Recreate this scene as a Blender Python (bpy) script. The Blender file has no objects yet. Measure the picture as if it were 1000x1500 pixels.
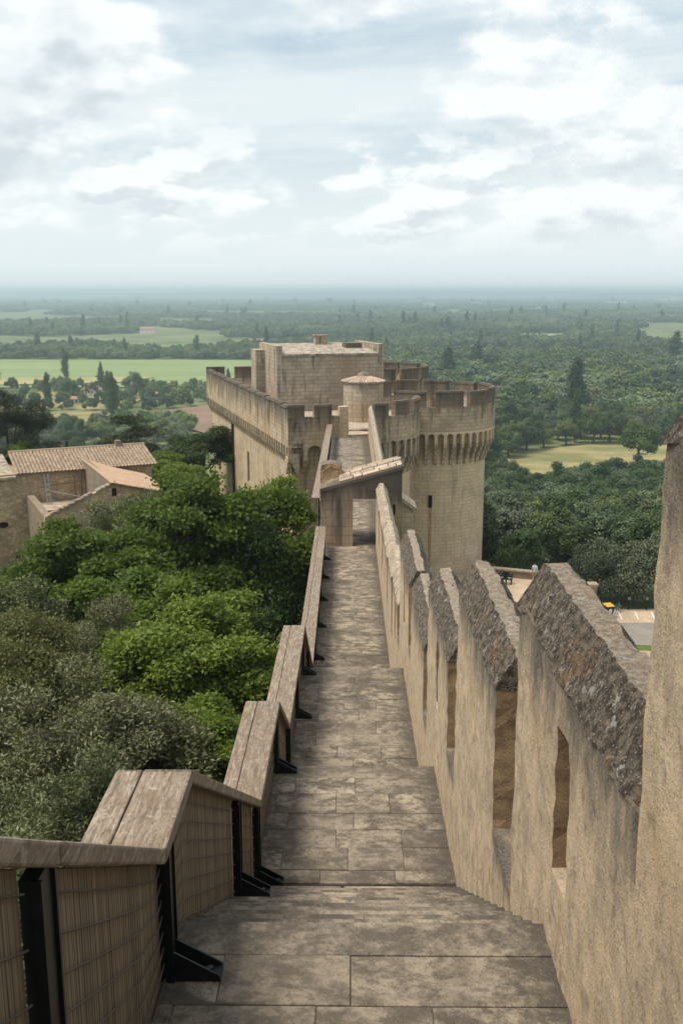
import bpy, math, random
import numpy as np
from mathutils import Vector, noise as mnoise
R = math.radians
rng = np.random.default_rng(11)
random.seed(11)
SC = bpy.context.scene
COL = SC.collection

# ------------------------------------------------------------------ camera, sky, sun, exposure
cam_d = bpy.data.cameras.new('camera')
cam = bpy.data.objects.new('camera', cam_d); COL.objects.link(cam)
cam_d.sensor_fit = 'VERTICAL'; cam_d.sensor_height = 36; cam_d.lens = 35
cam_d.clip_start = 0.05; cam_d.clip_end = 60000
cam.location = (0, 0, 0)
cam.rotation_euler = (R(90 - 12.454), 0, R(0.499))
SC.camera = cam

SUN_EL, SUN_AZ = 62, -104          # azimuth measured from the view direction (+Y), negative = left
w = bpy.data.worlds.new('World'); SC.world = w; w.use_nodes = True
def build_world():
    nt = w.node_tree; nt.nodes.clear(); L = nt.links.new
    def nd(t, **k):
        n = nt.nodes.new(t)
        for a, b in k.items(): setattr(n, a, b)
        return n
    out = nd('ShaderNodeOutputWorld'); bg = nd('ShaderNodeBackground'); L(bg.outputs[0], out.inputs[0])
    sky = nd('ShaderNodeTexSky', sky_type='NISHITA', sun_disc=False, sun_elevation=R(SUN_EL), sun_rotation=R(SUN_AZ))
    sky.air_density = 1.0; sky.dust_density = 2.0; sky.ozone_density = 1.0
    tc = nd('ShaderNodeTexCoord')
    sep = nd('ShaderNodeSeparateXYZ'); L(tc.outputs['Generated'], sep.inputs[0])
    def math_(op, a, b=None, c=None, clamp=False):
        n = nd('ShaderNodeMath', operation=op); n.use_clamp = clamp
        for i, v in enumerate((a, b, c)):
            if v is None: continue
            if hasattr(v, 'node'): L(v, n.inputs[i])
            else: n.inputs[i].default_value = v
        return n.outputs[0]
    az = math_('ARCTAN2', sep.outputs[0], sep.outputs[1])
    el = math_('ARCSINE', sep.outputs[2])
    elc = math_('MAXIMUM', el, 0.0)
    # low clouds pile up towards the horizon: stretch elevation logarithmically
    ey = math_('MULTIPLY', math_('POWER', elc, 0.8), 1.6)
    def field(dy, scale, detail, rough, off, sx=1.0, sy=1.0, dist=0.0):
        c = nd('ShaderNodeCombineXYZ')
        L(math_('MULTIPLY', az, sx), c.inputs[0]); L(math_('MULTIPLY', math_('ADD', ey, dy), sy), c.inputs[1])
        c.inputs[2].default_value = off
        n = nd('ShaderNodeTexNoise'); n.noise_dimensions = '3D'
        n.inputs['Scale'].default_value = scale; n.inputs['Detail'].default_value = detail
        n.inputs['Roughness'].default_value = rough; n.inputs['Distortion'].default_value = dist
        L(c.outputs[0], n.inputs['Vector']); return n.outputs['Fac']
    def ramp(v, a, b):
        n = nd('ShaderNodeMapRange', interpolation_type='SMOOTHSTEP'); n.inputs[1].default_value = a; n.inputs[2].default_value = b
        L(v, n.inputs[0]); return n.outputs[0]
    S1 = 21.3
    cum = field(0, 4.4, 9, 0.55, S1, 1.0, 1.0)
    cum_up = field(0.045, 4.4, 5, 0.5, S1, 1.0, 1.0)
    cu2 = field(0, 9.5, 8, 0.55, S1+10.5, 1.0, 1.1)
    cu2_up = field(0.03, 9.5, 4, 0.5, S1+10.5, 1.0, 1.1)
    cirr = field(0, 2.6, 6, 0.6, 9.2, 0.6, 1.6, 0.5)
    body1 = ramp(cum, 0.47, 0.555)
    body2 = math_('MULTIPLY', ramp(cu2, 0.47, 0.56), math_('SUBTRACT', 1.0, ramp(elc, 0.11, 0.19)))
    body = math_('MAXIMUM', body1, body2)
    veil = math_('MULTIPLY', ramp(cirr, 0.36, 0.62), 0.86)
    low = math_('SUBTRACT', 1.0, ramp(elc, 0.04, 0.20))            # milky band above the horizon
    veil2 = math_('MAXIMUM', veil, math_('MULTIPLY', low, 0.97))
    # undersides: thicker cloud just above a point shades it
    sh1 = math_('MULTIPLY', math_('ADD', ramp(math_('SUBTRACT', cum_up, cum), -0.03, 0.09), math_('MULTIPLY', ramp(cum, 0.58, 0.72), 0.6)), body1)
    sh2 = math_('MULTIPLY', ramp(math_('SUBTRACT', cu2_up, cu2), -0.04, 0.08), math_('MULTIPLY', body2, 0.8))
    shade = math_('MAXIMUM', sh1, sh2, None, True)
    def mixc(f, a, b):
        n = nd('ShaderNodeMix', data_type='RGBA')
        if hasattr(f, 'node'): L(f, n.inputs[0])
        else: n.inputs[0].default_value = f
        for s, v in ((6, a), (7, b)):
            if hasattr(v, 'node'): L(v, n.inputs[s])
            else: n.inputs[s].default_value = (*v, 1)
        return n.outputs[2]
    skyc = nd('ShaderNodeVectorMath', operation='MULTIPLY'); L(sky.outputs[0], skyc.inputs[0]); skyc.inputs[1].default_value = (1.0, 1.0, 1.0)
    base = mixc(0.55, skyc.outputs[0], (6.3, 7.6, 8.15))
    c1 = mixc(veil2, base, (7.35, 8.0, 8.15))
    cloudc = mixc(shade, (8.8, 9.1, 9.1), (5.7, 6.35, 6.75))
    lowfade = math_('MULTIPLY', body, math_('MULTIPLY', ramp(elc, 0.02, 0.075), 0.9))
    c2 = mixc(lowfade, c1, cloudc)
    L(c2, bg.inputs[0]); bg.inputs[1].default_value = 0.105
build_world()

sun_d = bpy.data.lights.new('sun', 'SUN'); sun_d.energy = 4.3; sun_d.angle = R(22); sun_d.color = (1.0, 0.90, 0.745)
sun = bpy.data.objects.new('sun', sun_d); COL.objects.link(sun)
_e, _a = R(SUN_EL), R(SUN_AZ)
sun.rotation_euler = Vector((math.cos(_e)*math.sin(_a), math.cos(_e)*math.cos(_a), math.sin(_e))).to_track_quat('Z', 'Y').to_euler()

SC.view_settings.view_transform = 'Standard'; SC.view_settings.look = 'None'
SC.view_settings.exposure = 0.16; SC.view_settings.gamma = 1.0; SC.view_settings.use_curve_mapping = False
SC.render.engine = 'CYCLES'
SC.cycles.use_denoising = True
SC.cycles.max_bounces = 8; SC.cycles.diffuse_bounces = 3; SC.cycles.volume_bounces = 4; SC.cycles.transparent_max_bounces = 8
SC.cycles.caustics_reflective = False; SC.cycles.caustics_refractive = False

# ------------------------------------------------------------------ materials
class NT:
    def __init__(s, name):
        s.m = bpy.data.materials.new(name); s.m.use_nodes = True
        s.t = s.m.node_tree; s.t.nodes.clear(); s.L = s.t.links.new
        s.out = s.t.nodes.new('ShaderNodeOutputMaterial')
        s.bsdf = s.t.nodes.new('ShaderNodeBsdfPrincipled'); s.L(s.bsdf.outputs[0], s.out.inputs[0])
        s.bsdf.inputs['Specular IOR Level'].default_value = 0.25
        s.rough(0.85)
    def rough(s, v): s.set(s.bsdf.inputs['Roughness'], v)
    def set(s, sock, v):
        if hasattr(v, 'node'): s.L(v, sock)
        elif isinstance(v, tuple) and len(v) == 3 and sock.type == 'RGBA': sock.default_value = (*v, 1)
        else: sock.default_value = v
    def nd(s, t, **k):
        n = s.t.nodes.new(t)
        for a, b in k.items(): setattr(n, a, b)
        return n
    def pos(s): return s.nd('ShaderNodeNewGeometry').outputs['Position']
    def objc(s): return s.nd('ShaderNodeTexCoord').outputs['Object']
    def uv(s): return s.nd('ShaderNodeTexCoord').outputs['UV']
    def attr(s, name): return s.nd('ShaderNodeAttribute', attribute_name=name).outputs['Fac']
    def rand(s): return s.nd('ShaderNodeObjectInfo').outputs['Random']
    def mapv(s, v, scale, rot=(0, 0, 0), loc=None):
        n = s.nd('ShaderNodeMapping'); s.L(v, n.inputs[0]); n.inputs['Scale'].default_value = scale
        n.inputs['Rotation'].default_value = rot
        if loc is not None: s.set(n.inputs['Location'], loc)
        return n.outputs[0]
    def noise(s, v, scale, detail=4, rough=0.55, dist=0.0):
        n = s.nd('ShaderNodeTexNoise'); s.L(v, n.inputs['Vector'])
        n.inputs['Scale'].default_value = scale; n.inputs['Detail'].default_value = detail
        n.inputs['Roughness'].default_value = rough; n.inputs['Distortion'].default_value = dist
        return n.outputs['Fac']
    def voro(s, v, scale, feature='F1', out='Distance'):
        n = s.nd('ShaderNodeTexVoronoi', feature=feature); s.L(v, n.inputs['Vector']); n.inputs['Scale'].default_value = scale
        return n.outputs[out]
    def ramp(s, v, a, b, lo=0.0, hi=1.0):
        n = s.nd('ShaderNodeMapRange', interpolation_type='SMOOTHSTEP')
        s.L(v, n.inputs[0]); n.inputs[1].default_value = a; n.inputs[2].default_value = b
        n.inputs[3].default_value = lo; n.inputs[4].default_value = hi
        return n.outputs[0]
    def math(s, op, a, b=0.0, clamp=False):
        n = s.nd('ShaderNodeMath', operation=op); n.use_clamp = clamp
        s.set(n.inputs[0], a); s.set(n.inputs[1], b); return n.outputs[0]
    def mix(s, f, a, b, blend='MIX'):
        n = s.nd('ShaderNodeMix', data_type='RGBA', blend_type=blend)
        s.set(n.inputs[0], f); s.set(n.inputs[6], a); s.set(n.inputs[7], b); return n.outputs[2]
    def color(s, c): s.set(s.bsdf.inputs['Base Color'], c)
    def bump(s, h, strength, dist):
        n = s.nd('ShaderNodeBump'); n.inputs['Strength'].default_value = strength; n.inputs['Distance'].default_value = dist
        s.L(h, n.inputs['Height']); s.L(n.outputs[0], s.bsdf.inputs['Normal'])

def m_ashlar(name, c1, c2, mortar, stain=0.5, top_dark=None, bw=0.72, rh=0.31, seed=0.0, blotch=0.5):
    t = NT(name); p = t.pos(); uv = t.uv()
    b = t.nd('ShaderNodeTexBrick'); t.L(t.mapv(uv, (1, 1, 1), loc=(seed, seed*1.7, 0)), b.inputs['Vector'])
    b.offset = 0.47; b.inputs['Scale'].default_value = 1.0; b.inputs['Brick Width'].default_value = bw; b.inputs['Row Height'].default_value = rh
    b.inputs['Mortar Size'].default_value = 0.015; b.inputs['Mortar Smooth'].default_value = 0.3; b.inputs['Bias'].default_value = -0.1
    t.set(b.inputs['Color1'], c1); t.set(b.inputs['Color2'], c2); t.set(b.inputs['Mortar'], mortar)
    col = b.outputs['Color']
    n1 = t.noise(p, 0.55, 5, 0.6); n2 = t.noise(p, 6.0, 4, 0.65)
    streak = t.noise(t.mapv(p, (1.6, 1.6, 0.22)), 1.0, 5, 0.62)
    jn = t.noise(p, 1.7, 4, 0.6)
    col = t.mix(t.ramp(jn, 0.45, 0.65, 0.0, 0.55), col, t.mix(0.5, c1, c2))
    col = t.mix(t.ramp(n1, 0.40, 0.68, 0, blotch), col, (0.17, 0.14, 0.115))
    warm = t.noise(p, 0.33, 3, 0.5)
    col = t.mix(t.ramp(warm, 0.52, 0.72, 0, 0.45), col, (0.40, 0.26, 0.14))
    col = t.mix(t.ramp(streak, 0.53, 0.68, 0, stain), col, (0.06, 0.053, 0.047))
    if top_dark:
        z = t.nd('ShaderNodeSeparateXYZ'); t.L(p, z.inputs[0])
        zn = t.math('ADD', z.outputs[2], t.math('MULTIPLY', t.math('SUBTRACT', streak, 0.5), 4.0))
        col = t.mix(t.ramp(zn, top_dark[0], top_dark[1], 0, top_dark[2]), col, (0.06, 0.053, 0.046))
    col = t.mix(t.ramp(n2, 0.3, 0.75, 0.0, 0.35), col, t.mix(0.5, col, (0.1, 0.085, 0.07)))
    t.color(col)
    h = t.math('SUBTRACT', t.math('MULTIPLY', n2, 0.5), b.outputs['Fac'])
    t.bump(h, 0.6, 0.03); t.rough(0.92)
    return t.m

M = {}
M['ashlar'] = m_ashlar('castle_limestone', (0.56, 0.445, 0.305), (0.46, 0.36, 0.245), (0.24, 0.19, 0.135), 0.45, blotch=0.35)
M['ashlar_tower'] = m_ashlar('tower_limestone', (0.64, 0.505, 0.345), (0.55, 0.425, 0.285), (0.34, 0.265, 0.18), 0.26, seed=0.3, blotch=0.25)
M['ashlar_grey'] = m_ashlar('keep_limestone', (0.46, 0.385, 0.29), (0.35, 0.29, 0.22), (0.14, 0.12, 0.095), 0.75, bw=0.8, rh=0.34, seed=0.6, blotch=0.55)
M['ashlar_top'] = m_ashlar('parapet_limestone', (0.53, 0.42, 0.29), (0.43, 0.335, 0.23), (0.2, 0.16, 0.115), 0.85, (-10.6, -8.3, 0.85), seed=0.1)
M['ashlar_gate'] = m_ashlar('gatehouse_limestone', (0.40, 0.30, 0.19), (0.33, 0.245, 0.16), (0.21, 0.165, 0.115), 0.7, (-8.9, -7.5, 0.85), seed=0.2, blotch=0.6, bw=0.9, rh=0.36)
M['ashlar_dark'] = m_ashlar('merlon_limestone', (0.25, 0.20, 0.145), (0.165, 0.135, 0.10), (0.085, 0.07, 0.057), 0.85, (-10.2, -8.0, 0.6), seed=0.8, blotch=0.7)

def m_worn():
    t = NT('worn_rampart_stone'); p = t.pos()
    st = t.noise(t.mapv(p, (2.4, 2.4, 1.15), rot=(R(-24), 0, 0)), 2.6, 9, 0.72, 0.2)
    big = t.noise(p, 0.9, 4, 0.55); fine = t.noise(p, 55, 5, 0.75); mid = t.noise(p, 10, 7, 0.7)
    col = t.mix(t.ramp(st, 0.40, 0.66), (0.52, 0.405, 0.28), (0.34, 0.28, 0.21))
    col = t.mix(t.ramp(big, 0.50, 0.7, 0, 0.5), col, (0.42, 0.30, 0.17))
    col = t.mix(t.ramp(mid, 0.52, 0.66, 0, 0.55), col, (0.14, 0.118, 0.094))
    wear = t.math('MULTIPLY', t.attr('wear'), 1.35)
    wn = t.math('ADD', wear, t.math('MULTIPLY', t.math('SUBTRACT', t.noise(t.mapv(p, (1, 1, 0.35)), 5, 7, 0.75), 0.5), 2.3))
    col = t.mix(t.ramp(wn, 0.35, 1.5, 0, 0.95), col, t.mix(t.ramp(fine, 0.4, 0.65), (0.055, 0.048, 0.042), (0.17, 0.15, 0.13)))
    col = t.mix(t.ramp(fine, 0.54, 0.66, 0, 0.6), col, (0.10, 0.084, 0.068))
    nrm = t.nd('ShaderNodeSeparateXYZ'); t.L(t.nd('ShaderNodeNewGeometry').outputs['True Normal'], nrm.inputs[0])
    side = t.ramp(t.math('ABSOLUTE', nrm.outputs[1]), 0.6, 0.9)
    jam = t.mix(t.ramp(mid, 0.35, 0.7), (0.36, 0.23, 0.125), (0.19, 0.125, 0.075))  # browner end faces, with the shade of the narrow gaps painted in
    col = t.mix(t.math('MULTIPLY', side, 0.85), col, jam)
    t.color(col); t.rough(0.95)
    t.bump(t.math('ADD', t.math('MULTIPLY', fine, 1.5), t.math('ADD', mid, t.math('MULTIPLY', st, 0.3))), 0.8, 0.016)
    return t.m
M['worn'] = m_worn()
def m_lichen(name, pale):
    t = NT(name); p = t.pos()
    a = t.noise(p, 20, 8, 0.78); b = t.noise(p, 75, 5, 0.75); c = t.noise(p, 3.0, 4, 0.6); d = t.noise(p, 9.3, 7, 0.7)
    v = t.voro(p, 42)
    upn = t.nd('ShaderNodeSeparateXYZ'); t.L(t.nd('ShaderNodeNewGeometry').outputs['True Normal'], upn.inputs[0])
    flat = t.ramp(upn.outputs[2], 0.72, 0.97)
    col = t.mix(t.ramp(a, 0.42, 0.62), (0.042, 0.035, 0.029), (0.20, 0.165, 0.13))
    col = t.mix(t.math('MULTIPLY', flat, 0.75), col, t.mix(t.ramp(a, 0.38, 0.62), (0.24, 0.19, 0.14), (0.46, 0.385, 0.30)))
    col = t.mix(t.ramp(d, 0.585, 0.63, 0, pale), col, t.mix(t.ramp(b, .4, .6), (0.42, 0.42, 0.40), (0.27, 0.26, 0.24)))
    col = t.mix(t.math('MULTIPLY', t.ramp(c, 0.55, 0.66), t.ramp(b, 0.5, 0.62)), col, (0.36, 0.16, 0.05))
    col = t.mix(t.ramp(v, 0.08, 0.24, 0.75, 0), col, (0.5, 0.46, 0.40))
    col = t.mix(t.ramp(b, 0.52, 0.7, 0, 0.7), col, (0.05, 0.042, 0.036))
    t.color(col); t.rough(0.97)
    t.bump(t.math('ADD', a, t.math('MULTIPLY', b, 0.7)), 1.0, 0.03)
    return t.m
M['lichen'] = m_lichen('lichened_coping_stone', 0.85)
def m_copeclean():
    t = NT('pale_coping_stone'); p = t.pos()
    a = t.noise(p, 5, 6, 0.65); b = t.noise(p, 30, 4, 0.7)
    col = t.mix(t.ramp(a, 0.35, 0.68), (0.40, 0.33, 0.25), (0.20, 0.17, 0.14))
    col = t.mix(t.ramp(b, 0.52, 0.72, 0, 0.6), col, (0.09, 0.08, 0.07))
    t.color(col); t.bump(b, 0.6, 0.02); t.rough(0.95); return t.m
M['cope'] = m_copeclean()
def m_slab():
    t = NT('worn_paving_stone'); p = t.pos(); r = t.rand()
    # every slab shifts the pattern so that joints read as separate stones
    off = t.nd('ShaderNodeCombineXYZ'); t.L(t.math('MULTIPLY', r, 37.0), off.inputs[0]); t.L(t.math('MULTIPLY', r, 91.0), off.inputs[1])
    v = t.nd('ShaderNodeVectorMath', operation='ADD'); t.L(p, v.inputs[0]); t.L(off.outputs[0], v.inputs[1]); q = v.outputs[0]
    st = t.noise(t.mapv(q, (1.0, 1.5, 1), rot=(0, 0, R(30))), 2.6, 10, 0.78, 0.2)
    big = t.noise(p, 0.9, 7, 0.62, 0.6); fine = t.noise(p, 60, 5, 0.78); mid = t.noise(p, 13, 7, 0.7)
    col = t.mix(t.ramp(st, 0.42, 0.585), (0.40, 0.338, 0.268), (0.105, 0.089, 0.072))
    col = t.mix(t.ramp(r, 0.0, 1.0, 0.0, 0.5), col, (0.17, 0.142, 0.115))
    col = t.mix(t.ramp(big, 0.46, 0.66, 0, 0.72), col, (0.070, 0.058, 0.047))
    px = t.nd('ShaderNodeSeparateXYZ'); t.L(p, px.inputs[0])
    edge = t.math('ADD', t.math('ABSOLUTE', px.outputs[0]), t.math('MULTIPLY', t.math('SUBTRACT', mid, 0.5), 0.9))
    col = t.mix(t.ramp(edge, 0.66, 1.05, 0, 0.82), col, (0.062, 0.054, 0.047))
    col = t.mix(t.ramp(mid, 0.47, 0.64, 0, 0.6), col, (0.10, 0.085, 0.070))
    col = t.mix(t.ramp(fine, 0.53, 0.66, 0, 0.55), col, (0.060, 0.052, 0.044))
    col = t.mix(t.ramp(fine, 0.30, 0.42, 0.35, 0), col, (0.5, 0.44, 0.36))
    t.color(col); t.rough(0.9)
    t.bump(t.math('ADD', t.math('MULTIPLY', fine, 1.4), t.math('ADD', mid, st)), 0.75, 0.014)
    return t.m
M['slab'] = m_slab()
def m_wood():
    t = NT('weathered_timber'); p = t.objc(); r = t.rand()
    off = t.nd('ShaderNodeCombineXYZ'); t.L(t.math('MULTIPLY', r, 53.0), off.inputs[0])
    v = t.nd('ShaderNodeVectorMath', operation='ADD'); t.L(p, v.inputs[0]); t.L(off.outputs[0], v.inputs[1])
    g = t.noise(t.mapv(v.outputs[0], (34, 3.2, 34)), 1.0, 8, 0.72, 0.5)
    b = t.noise(t.mapv(v.outputs[0], (9, 4.5, 9)), 1.0, 5, 0.62)
    f = t.noise(t.mapv(v.outputs[0], (90, 22, 90)), 1.0, 3, 0.7)
    col = t.mix(t.ramp(g, 0.34, 0.64), (0.35, 0.295, 0.235), (0.125, 0.096, 0.070))
    col = t.mix(t.ramp(b, 0.46, 0.64, 0, 0.75), col, (0.19, 0.135, 0.09))
    col = t.mix(t.ramp(r, 0.0, 1.0, 0, 0.4), col, (0.155, 0.115, 0.085))
    col = t.mix(t.ramp(f, 0.50, 0.66, 0, 0.65), col, (0.07, 0.054, 0.042))
    col = t.mix(t.ramp(t.noise(v.outputs[0], 14, 6, 0.72), 0.55, 0.68, 0, 0.55), col, (0.40, 0.365, 0.32))
    t.color(col); t.bump(t.math('ADD', g, f), 0.6, 0.006); t.rough(0.8); return t.m
M['wood'] = m_wood()
def m_plain(name, c, rough=0.8, metal=0.0, var=0.25, scale=8.0):
    t = NT(name); p = t.pos(); n = t.noise(p, scale, 4, 0.6)
    d = tuple(x*(1-var) for x in c); l = tuple(min(1, x*(1+var*0.7)) for x in c)
    t.color(t.mix(t.ramp(n, 0.3, 0.7), l, d)); t.rough(rough); t.bsdf.inputs['Metallic'].default_value = metal
    t.bump(n, 0.15, 0.01); return t.m
M['steel'] = m_plain('black_painted_steel', (0.012, 0.015, 0.015), 0.45, 0.0, 0.3, 20)
M['bolt'] = m_plain('bolt_steel', (0.03, 0.035, 0.035), 0.4, 0.3)
M['wire'] = m_plain('twisted_wire', (0.10, 0.083, 0.066), 0.6, 0.0, 0.3, 120)
def m_reed():
    t = NT('reed_screen'); p = t.pos()
    a = t.noise(t.mapv(p, (60, 60, 1.2)), 1.0, 5, 0.65); b = t.noise(t.mapv(p, (7, 7, 0.6)), 1.0, 3, 0.5)
    col = t.mix(t.ramp(a, 0.34, 0.66), (0.27, 0.215, 0.15), (0.165, 0.13, 0.09))
    col = t.mix(t.ramp(b, 0.4, 0.65, 0, 0.5), col, (0.21, 0.18, 0.135))
    t.color(col); t.bump(a, 0.4, 0.004); t.rough(0.7); return t.m
M['reed'] = m_reed()
def m_tile(name, c1, c2, c3):
    t = NT(name); p = t.pos(); isl = t.nd('ShaderNodeNewGeometry').outputs['Random Per Island']
    n = t.noise(p, 3.5, 4, 0.6); f = t.noise(p, 22, 4, 0.7)
    col = t.mix(isl, c1, c2); col = t.mix(t.ramp(n, 0.42, 0.68, 0, 0.7), col, c3)
    col = t.mix(t.ramp(f, 0.5, 0.72, 0, 0.5), col, (0.09, 0.075, 0.06))
    t.color(col); t.bump(f, 0.3, 0.015); t.rough(0.9); return t.m
M['tile'] = m_tile('weathered_clay_tile', (0.38, 0.285, 0.205), (0.25, 0.185, 0.135), (0.21, 0.175, 0.135))
M['tile_pink'] = m_tile('pale_clay_tile', (0.52, 0.36, 0.25), (0.42, 0.285, 0.195), (0.36, 0.27, 0.20))
def m_rubble(name, c1, c2, scale=3.4):
    t = NT(name); p = t.pos()
    q = t.mapv(p, (1, 1, 1.7))
    v = t.nd('ShaderNodeTexVoronoi', feature='F1'); t.L(q, v.inputs['Vector']); v.inputs['Scale'].default_value = scale
    e = t.voro(q, scale, 'DISTANCE_TO_EDGE')
    hsv = t.nd('ShaderNodeSeparateXYZ'); t.L(v.outputs['Color'], hsv.inputs[0])
    n = t.noise(p, 0.6, 5, 0.6); f = t.noise(p, 18, 4, 0.7)
    col = t.mix(hsv.outputs[0], c1, c2)
    col = t.mix(t.ramp(e, 0.0, 0.10, 0.7, 0), col, (0.17, 0.13, 0.09))
    col = t.mix(t.ramp(n, 0.42, 0.68, 0, 0.6), col, (0.19, 0.155, 0.12))
    col = t.mix(t.ramp(f, 0.5, 0.74, 0, 0.55), col, (0.11, 0.09, 0.072))
    t.color(col); t.bump(t.math('ADD', t.ramp(e, 0, 0.12), f), 0.5, 0.03); t.rough(0.95); return t.m
M['tile_old'] = m_tile('pale_old_tile', (0.50, 0.41, 0.33), (0.30, 0.20, 0.15), (0.33, 0.26, 0.20))
M['rubble'] = m_rubble('ochre_rubble_masonry', (0.58, 0.44, 0.285), (0.38, 0.275, 0.175), 2.8)
M['rubble'].name = 'ochre_rubble_masonry'
M['rubble_grey'] = m_rubble('grey_rubble_masonry', (0.29, 0.23, 0.17), (0.18, 0.145, 0.11), 3.0)
M['roof_slab'] = m_plain('stone_roof_slab', (0.30, 0.26, 0.215), 0.95, 0, 0.55, 2.2)
M['terrace'] = m_plain('trodden_terrace_stone', (0.36, 0.30, 0.235), 0.95, 0, 0.35, 1.5)
M['void'] = m_plain('unlit_interior', (0.012, 0.010, 0.008), 0.95)
M['door_wood'] = m_plain('brown_shutter_wood', (0.06, 0.04, 0.028), 0.8)
M['bark'] = m_plain('tree_bark', (0.085, 0.065, 0.05), 0.95, 0, 0.5, 9)
M['mortar'] = m_plain('grey_lime_mortar', (0.19, 0.16, 0.13), 0.95, 0, 0.4, 6)
M['galv'] = m_plain('galvanised_tube', (0.42, 0.44, 0.46), 0.45, 0.5)
M['rust'] = m_plain('rusty_tube', (0.18, 0.08, 0.04), 0.8)
M['asphalt'] = m_plain('worn_asphalt', (0.215, 0.195, 0.175), 0.95, 0, 0.15, 0.7)
M['paving_tan'] = m_plain('compacted_sand', (0.43, 0.335, 0.245), 0.95, 0, 0.2, 0.6)
M['line'] = m_plain('white_road_paint', (0.62, 0.61, 0.58), 0.7, 0, 0.15)
M['dirt'] = m_plain('trodden_earth', (0.36, 0.27, 0.18), 0.98, 0, 0.35, 0.25)
M['grass'] = m_plain('lawn_grass', (0.085, 0.12, 0.028), 0.95, 0, 0.4, 0.6)
M['binbody'] = m_plain('dark_grey_plastic', (0.02, 0.024, 0.028), 0.5)
M['yellow'] = m_plain('yellow_plastic_lid', (0.62, 0.36, 0.06), 0.5, 0, 0.1)
M['bluegrey'] = m_plain('blue_grey_plastic_lid', (0.17, 0.21, 0.24), 0.5, 0, 0.1)
M['white'] = m_plain('white_paint', (0.75, 0.75, 0.73), 0.6, 0, 0.08)
M['rubber'] = m_plain('black_rubber', (0.015, 0.015, 0.015), 0.7)
M['teal'] = m_plain('teal_bicycle_paint', (0.03, 0.16, 0.13), 0.4, 0, 0.1)
M['skin'] = m_plain('skin', (0.50, 0.30, 0.22), 0.6, 0, 0.1)
M['hair'] = m_plain('dark_hair', (0.03, 0.02, 0.015), 0.7)
M['navy'] = m_plain('dark_clothing', (0.012, 0.016, 0.02), 0.9)
M['shirt'] = m_plain('pale_grey_shirt', (0.40, 0.41, 0.42), 0.9, 0, 0.1)
M['khaki'] = m_plain('khaki_trousers', (0.30, 0.24, 0.16), 0.9, 0, 0.1)
M['redhair'] = m_plain('red_cap', (0.28, 0.06, 0.045), 0.9, 0, 0.1)
M['farwall'] = m_plain('pale_render', (0.66, 0.60, 0.54), 0.9, 0, 0.1, 0.3)
M['farroof'] = m_plain('far_tile_roof', (0.30, 0.17, 0.11), 0.9, 0, 0.2, 0.3)
M['hill'] = m_plain('far_wooded_hill', (0.05, 0.07, 0.045), 1, 0, 0.4, 0.004)

def m_leaf(name, c_lo, c_hi, c_alt, trans=0.3, rough=0.55, spec=0.25, patch=1.0):
    """leaf colour varies by leaf, by clump, by tree and in broad patches over the land"""
    t = NT(name); r = t.rand(); a = t.attr('tint')
    c = t.mix(a, c_lo, c_hi)
    c = t.mix(t.ramp(t.math('ADD', r, t.math('MULTIPLY', t.attr('clump'), 0.5)), 0.30, 1.1, 0, 1.0), c, c_alt)
    c = t.mix(t.ramp(r, 0.0, 0.35, 0.4, 0.0), c, tuple(x*0.5 for x in c_lo))
    ol = t.nd('ShaderNodeObjectInfo').outputs['Location']; pn = t.noise(ol, 0.009, 4, 0.6)
    c = t.mix(t.ramp(pn, 0.50, 0.66, 0, 0.7*patch), c, tuple(min(1, x*1.9) for x in c_alt)); c = t.mix(t.ramp(pn, 0.34, 0.48, 0.55*patch, 0), c, tuple(x*0.6 for x in c_lo))
    t.color(c); t.rough(rough); t.bsdf.inputs['Specular IOR Level'].default_value = spec
    tr = t.nd('ShaderNodeBsdfTranslucent'); t.set(tr.inputs[0], t.mix(0.5, c, (0.16, 0.2, 0.03)))
    mx = t.nd('ShaderNodeMixShader'); mx.inputs[0].default_value = trans
    t.L(t.bsdf.outputs[0], mx.inputs[1]); t.L(tr.outputs[0], mx.inputs[2]); t.L(mx.outputs[0], t.out.inputs[0])
    return t.m
M['leaf_olive'] = m_leaf('olive_leaf', (0.060, 0.078, 0.028), (0.235, 0.27, 0.125), (0.12, 0.125, 0.06), 0.15, 0.5, 0.35, patch=0.0)
M['leaf_bright'] = m_leaf('bright_broad_leaf', (0.040, 0.080, 0.010), (0.155, 0.235, 0.03), (0.165, 0.225, 0.035), 0.4, patch=0.0)
M['leaf_dark'] = m_leaf('dark_broad_leaf', (0.020, 0.042, 0.011), (0.060, 0.098, 0.026), (0.050, 0.095, 0.022), 0.25)
M['leaf_mid'] = m_leaf('mid_broad_leaf', (0.036, 0.064, 0.018), (0.092, 0.135, 0.040), (0.120, 0.150, 0.045), 0.25)
M['leaf_cool'] = m_leaf('cool_broad_leaf', (0.028, 0.058, 0.024), (0.078, 0.125, 0.055), (0.12, 0.16, 0.080), 0.25)
M['leaf_grey'] = m_leaf('willow_leaf', (0.065, 0.085, 0.055), (0.13, 0.155, 0.105), (0.12, 0.14, 0.09), 0.2)
M['leaf_pine'] = m_leaf('pine_needle', (0.012, 0.022, 0.010), (0.035, 0.048, 0.020), (0.04, 0.05, 0.02), 0.12)
M['leaf_yellow'] = m_leaf('yellowing_leaf', (0.09, 0.095, 0.035), (0.20, 0.19, 0.075), (0.13, 0.14, 0.05), 0.25)

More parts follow.
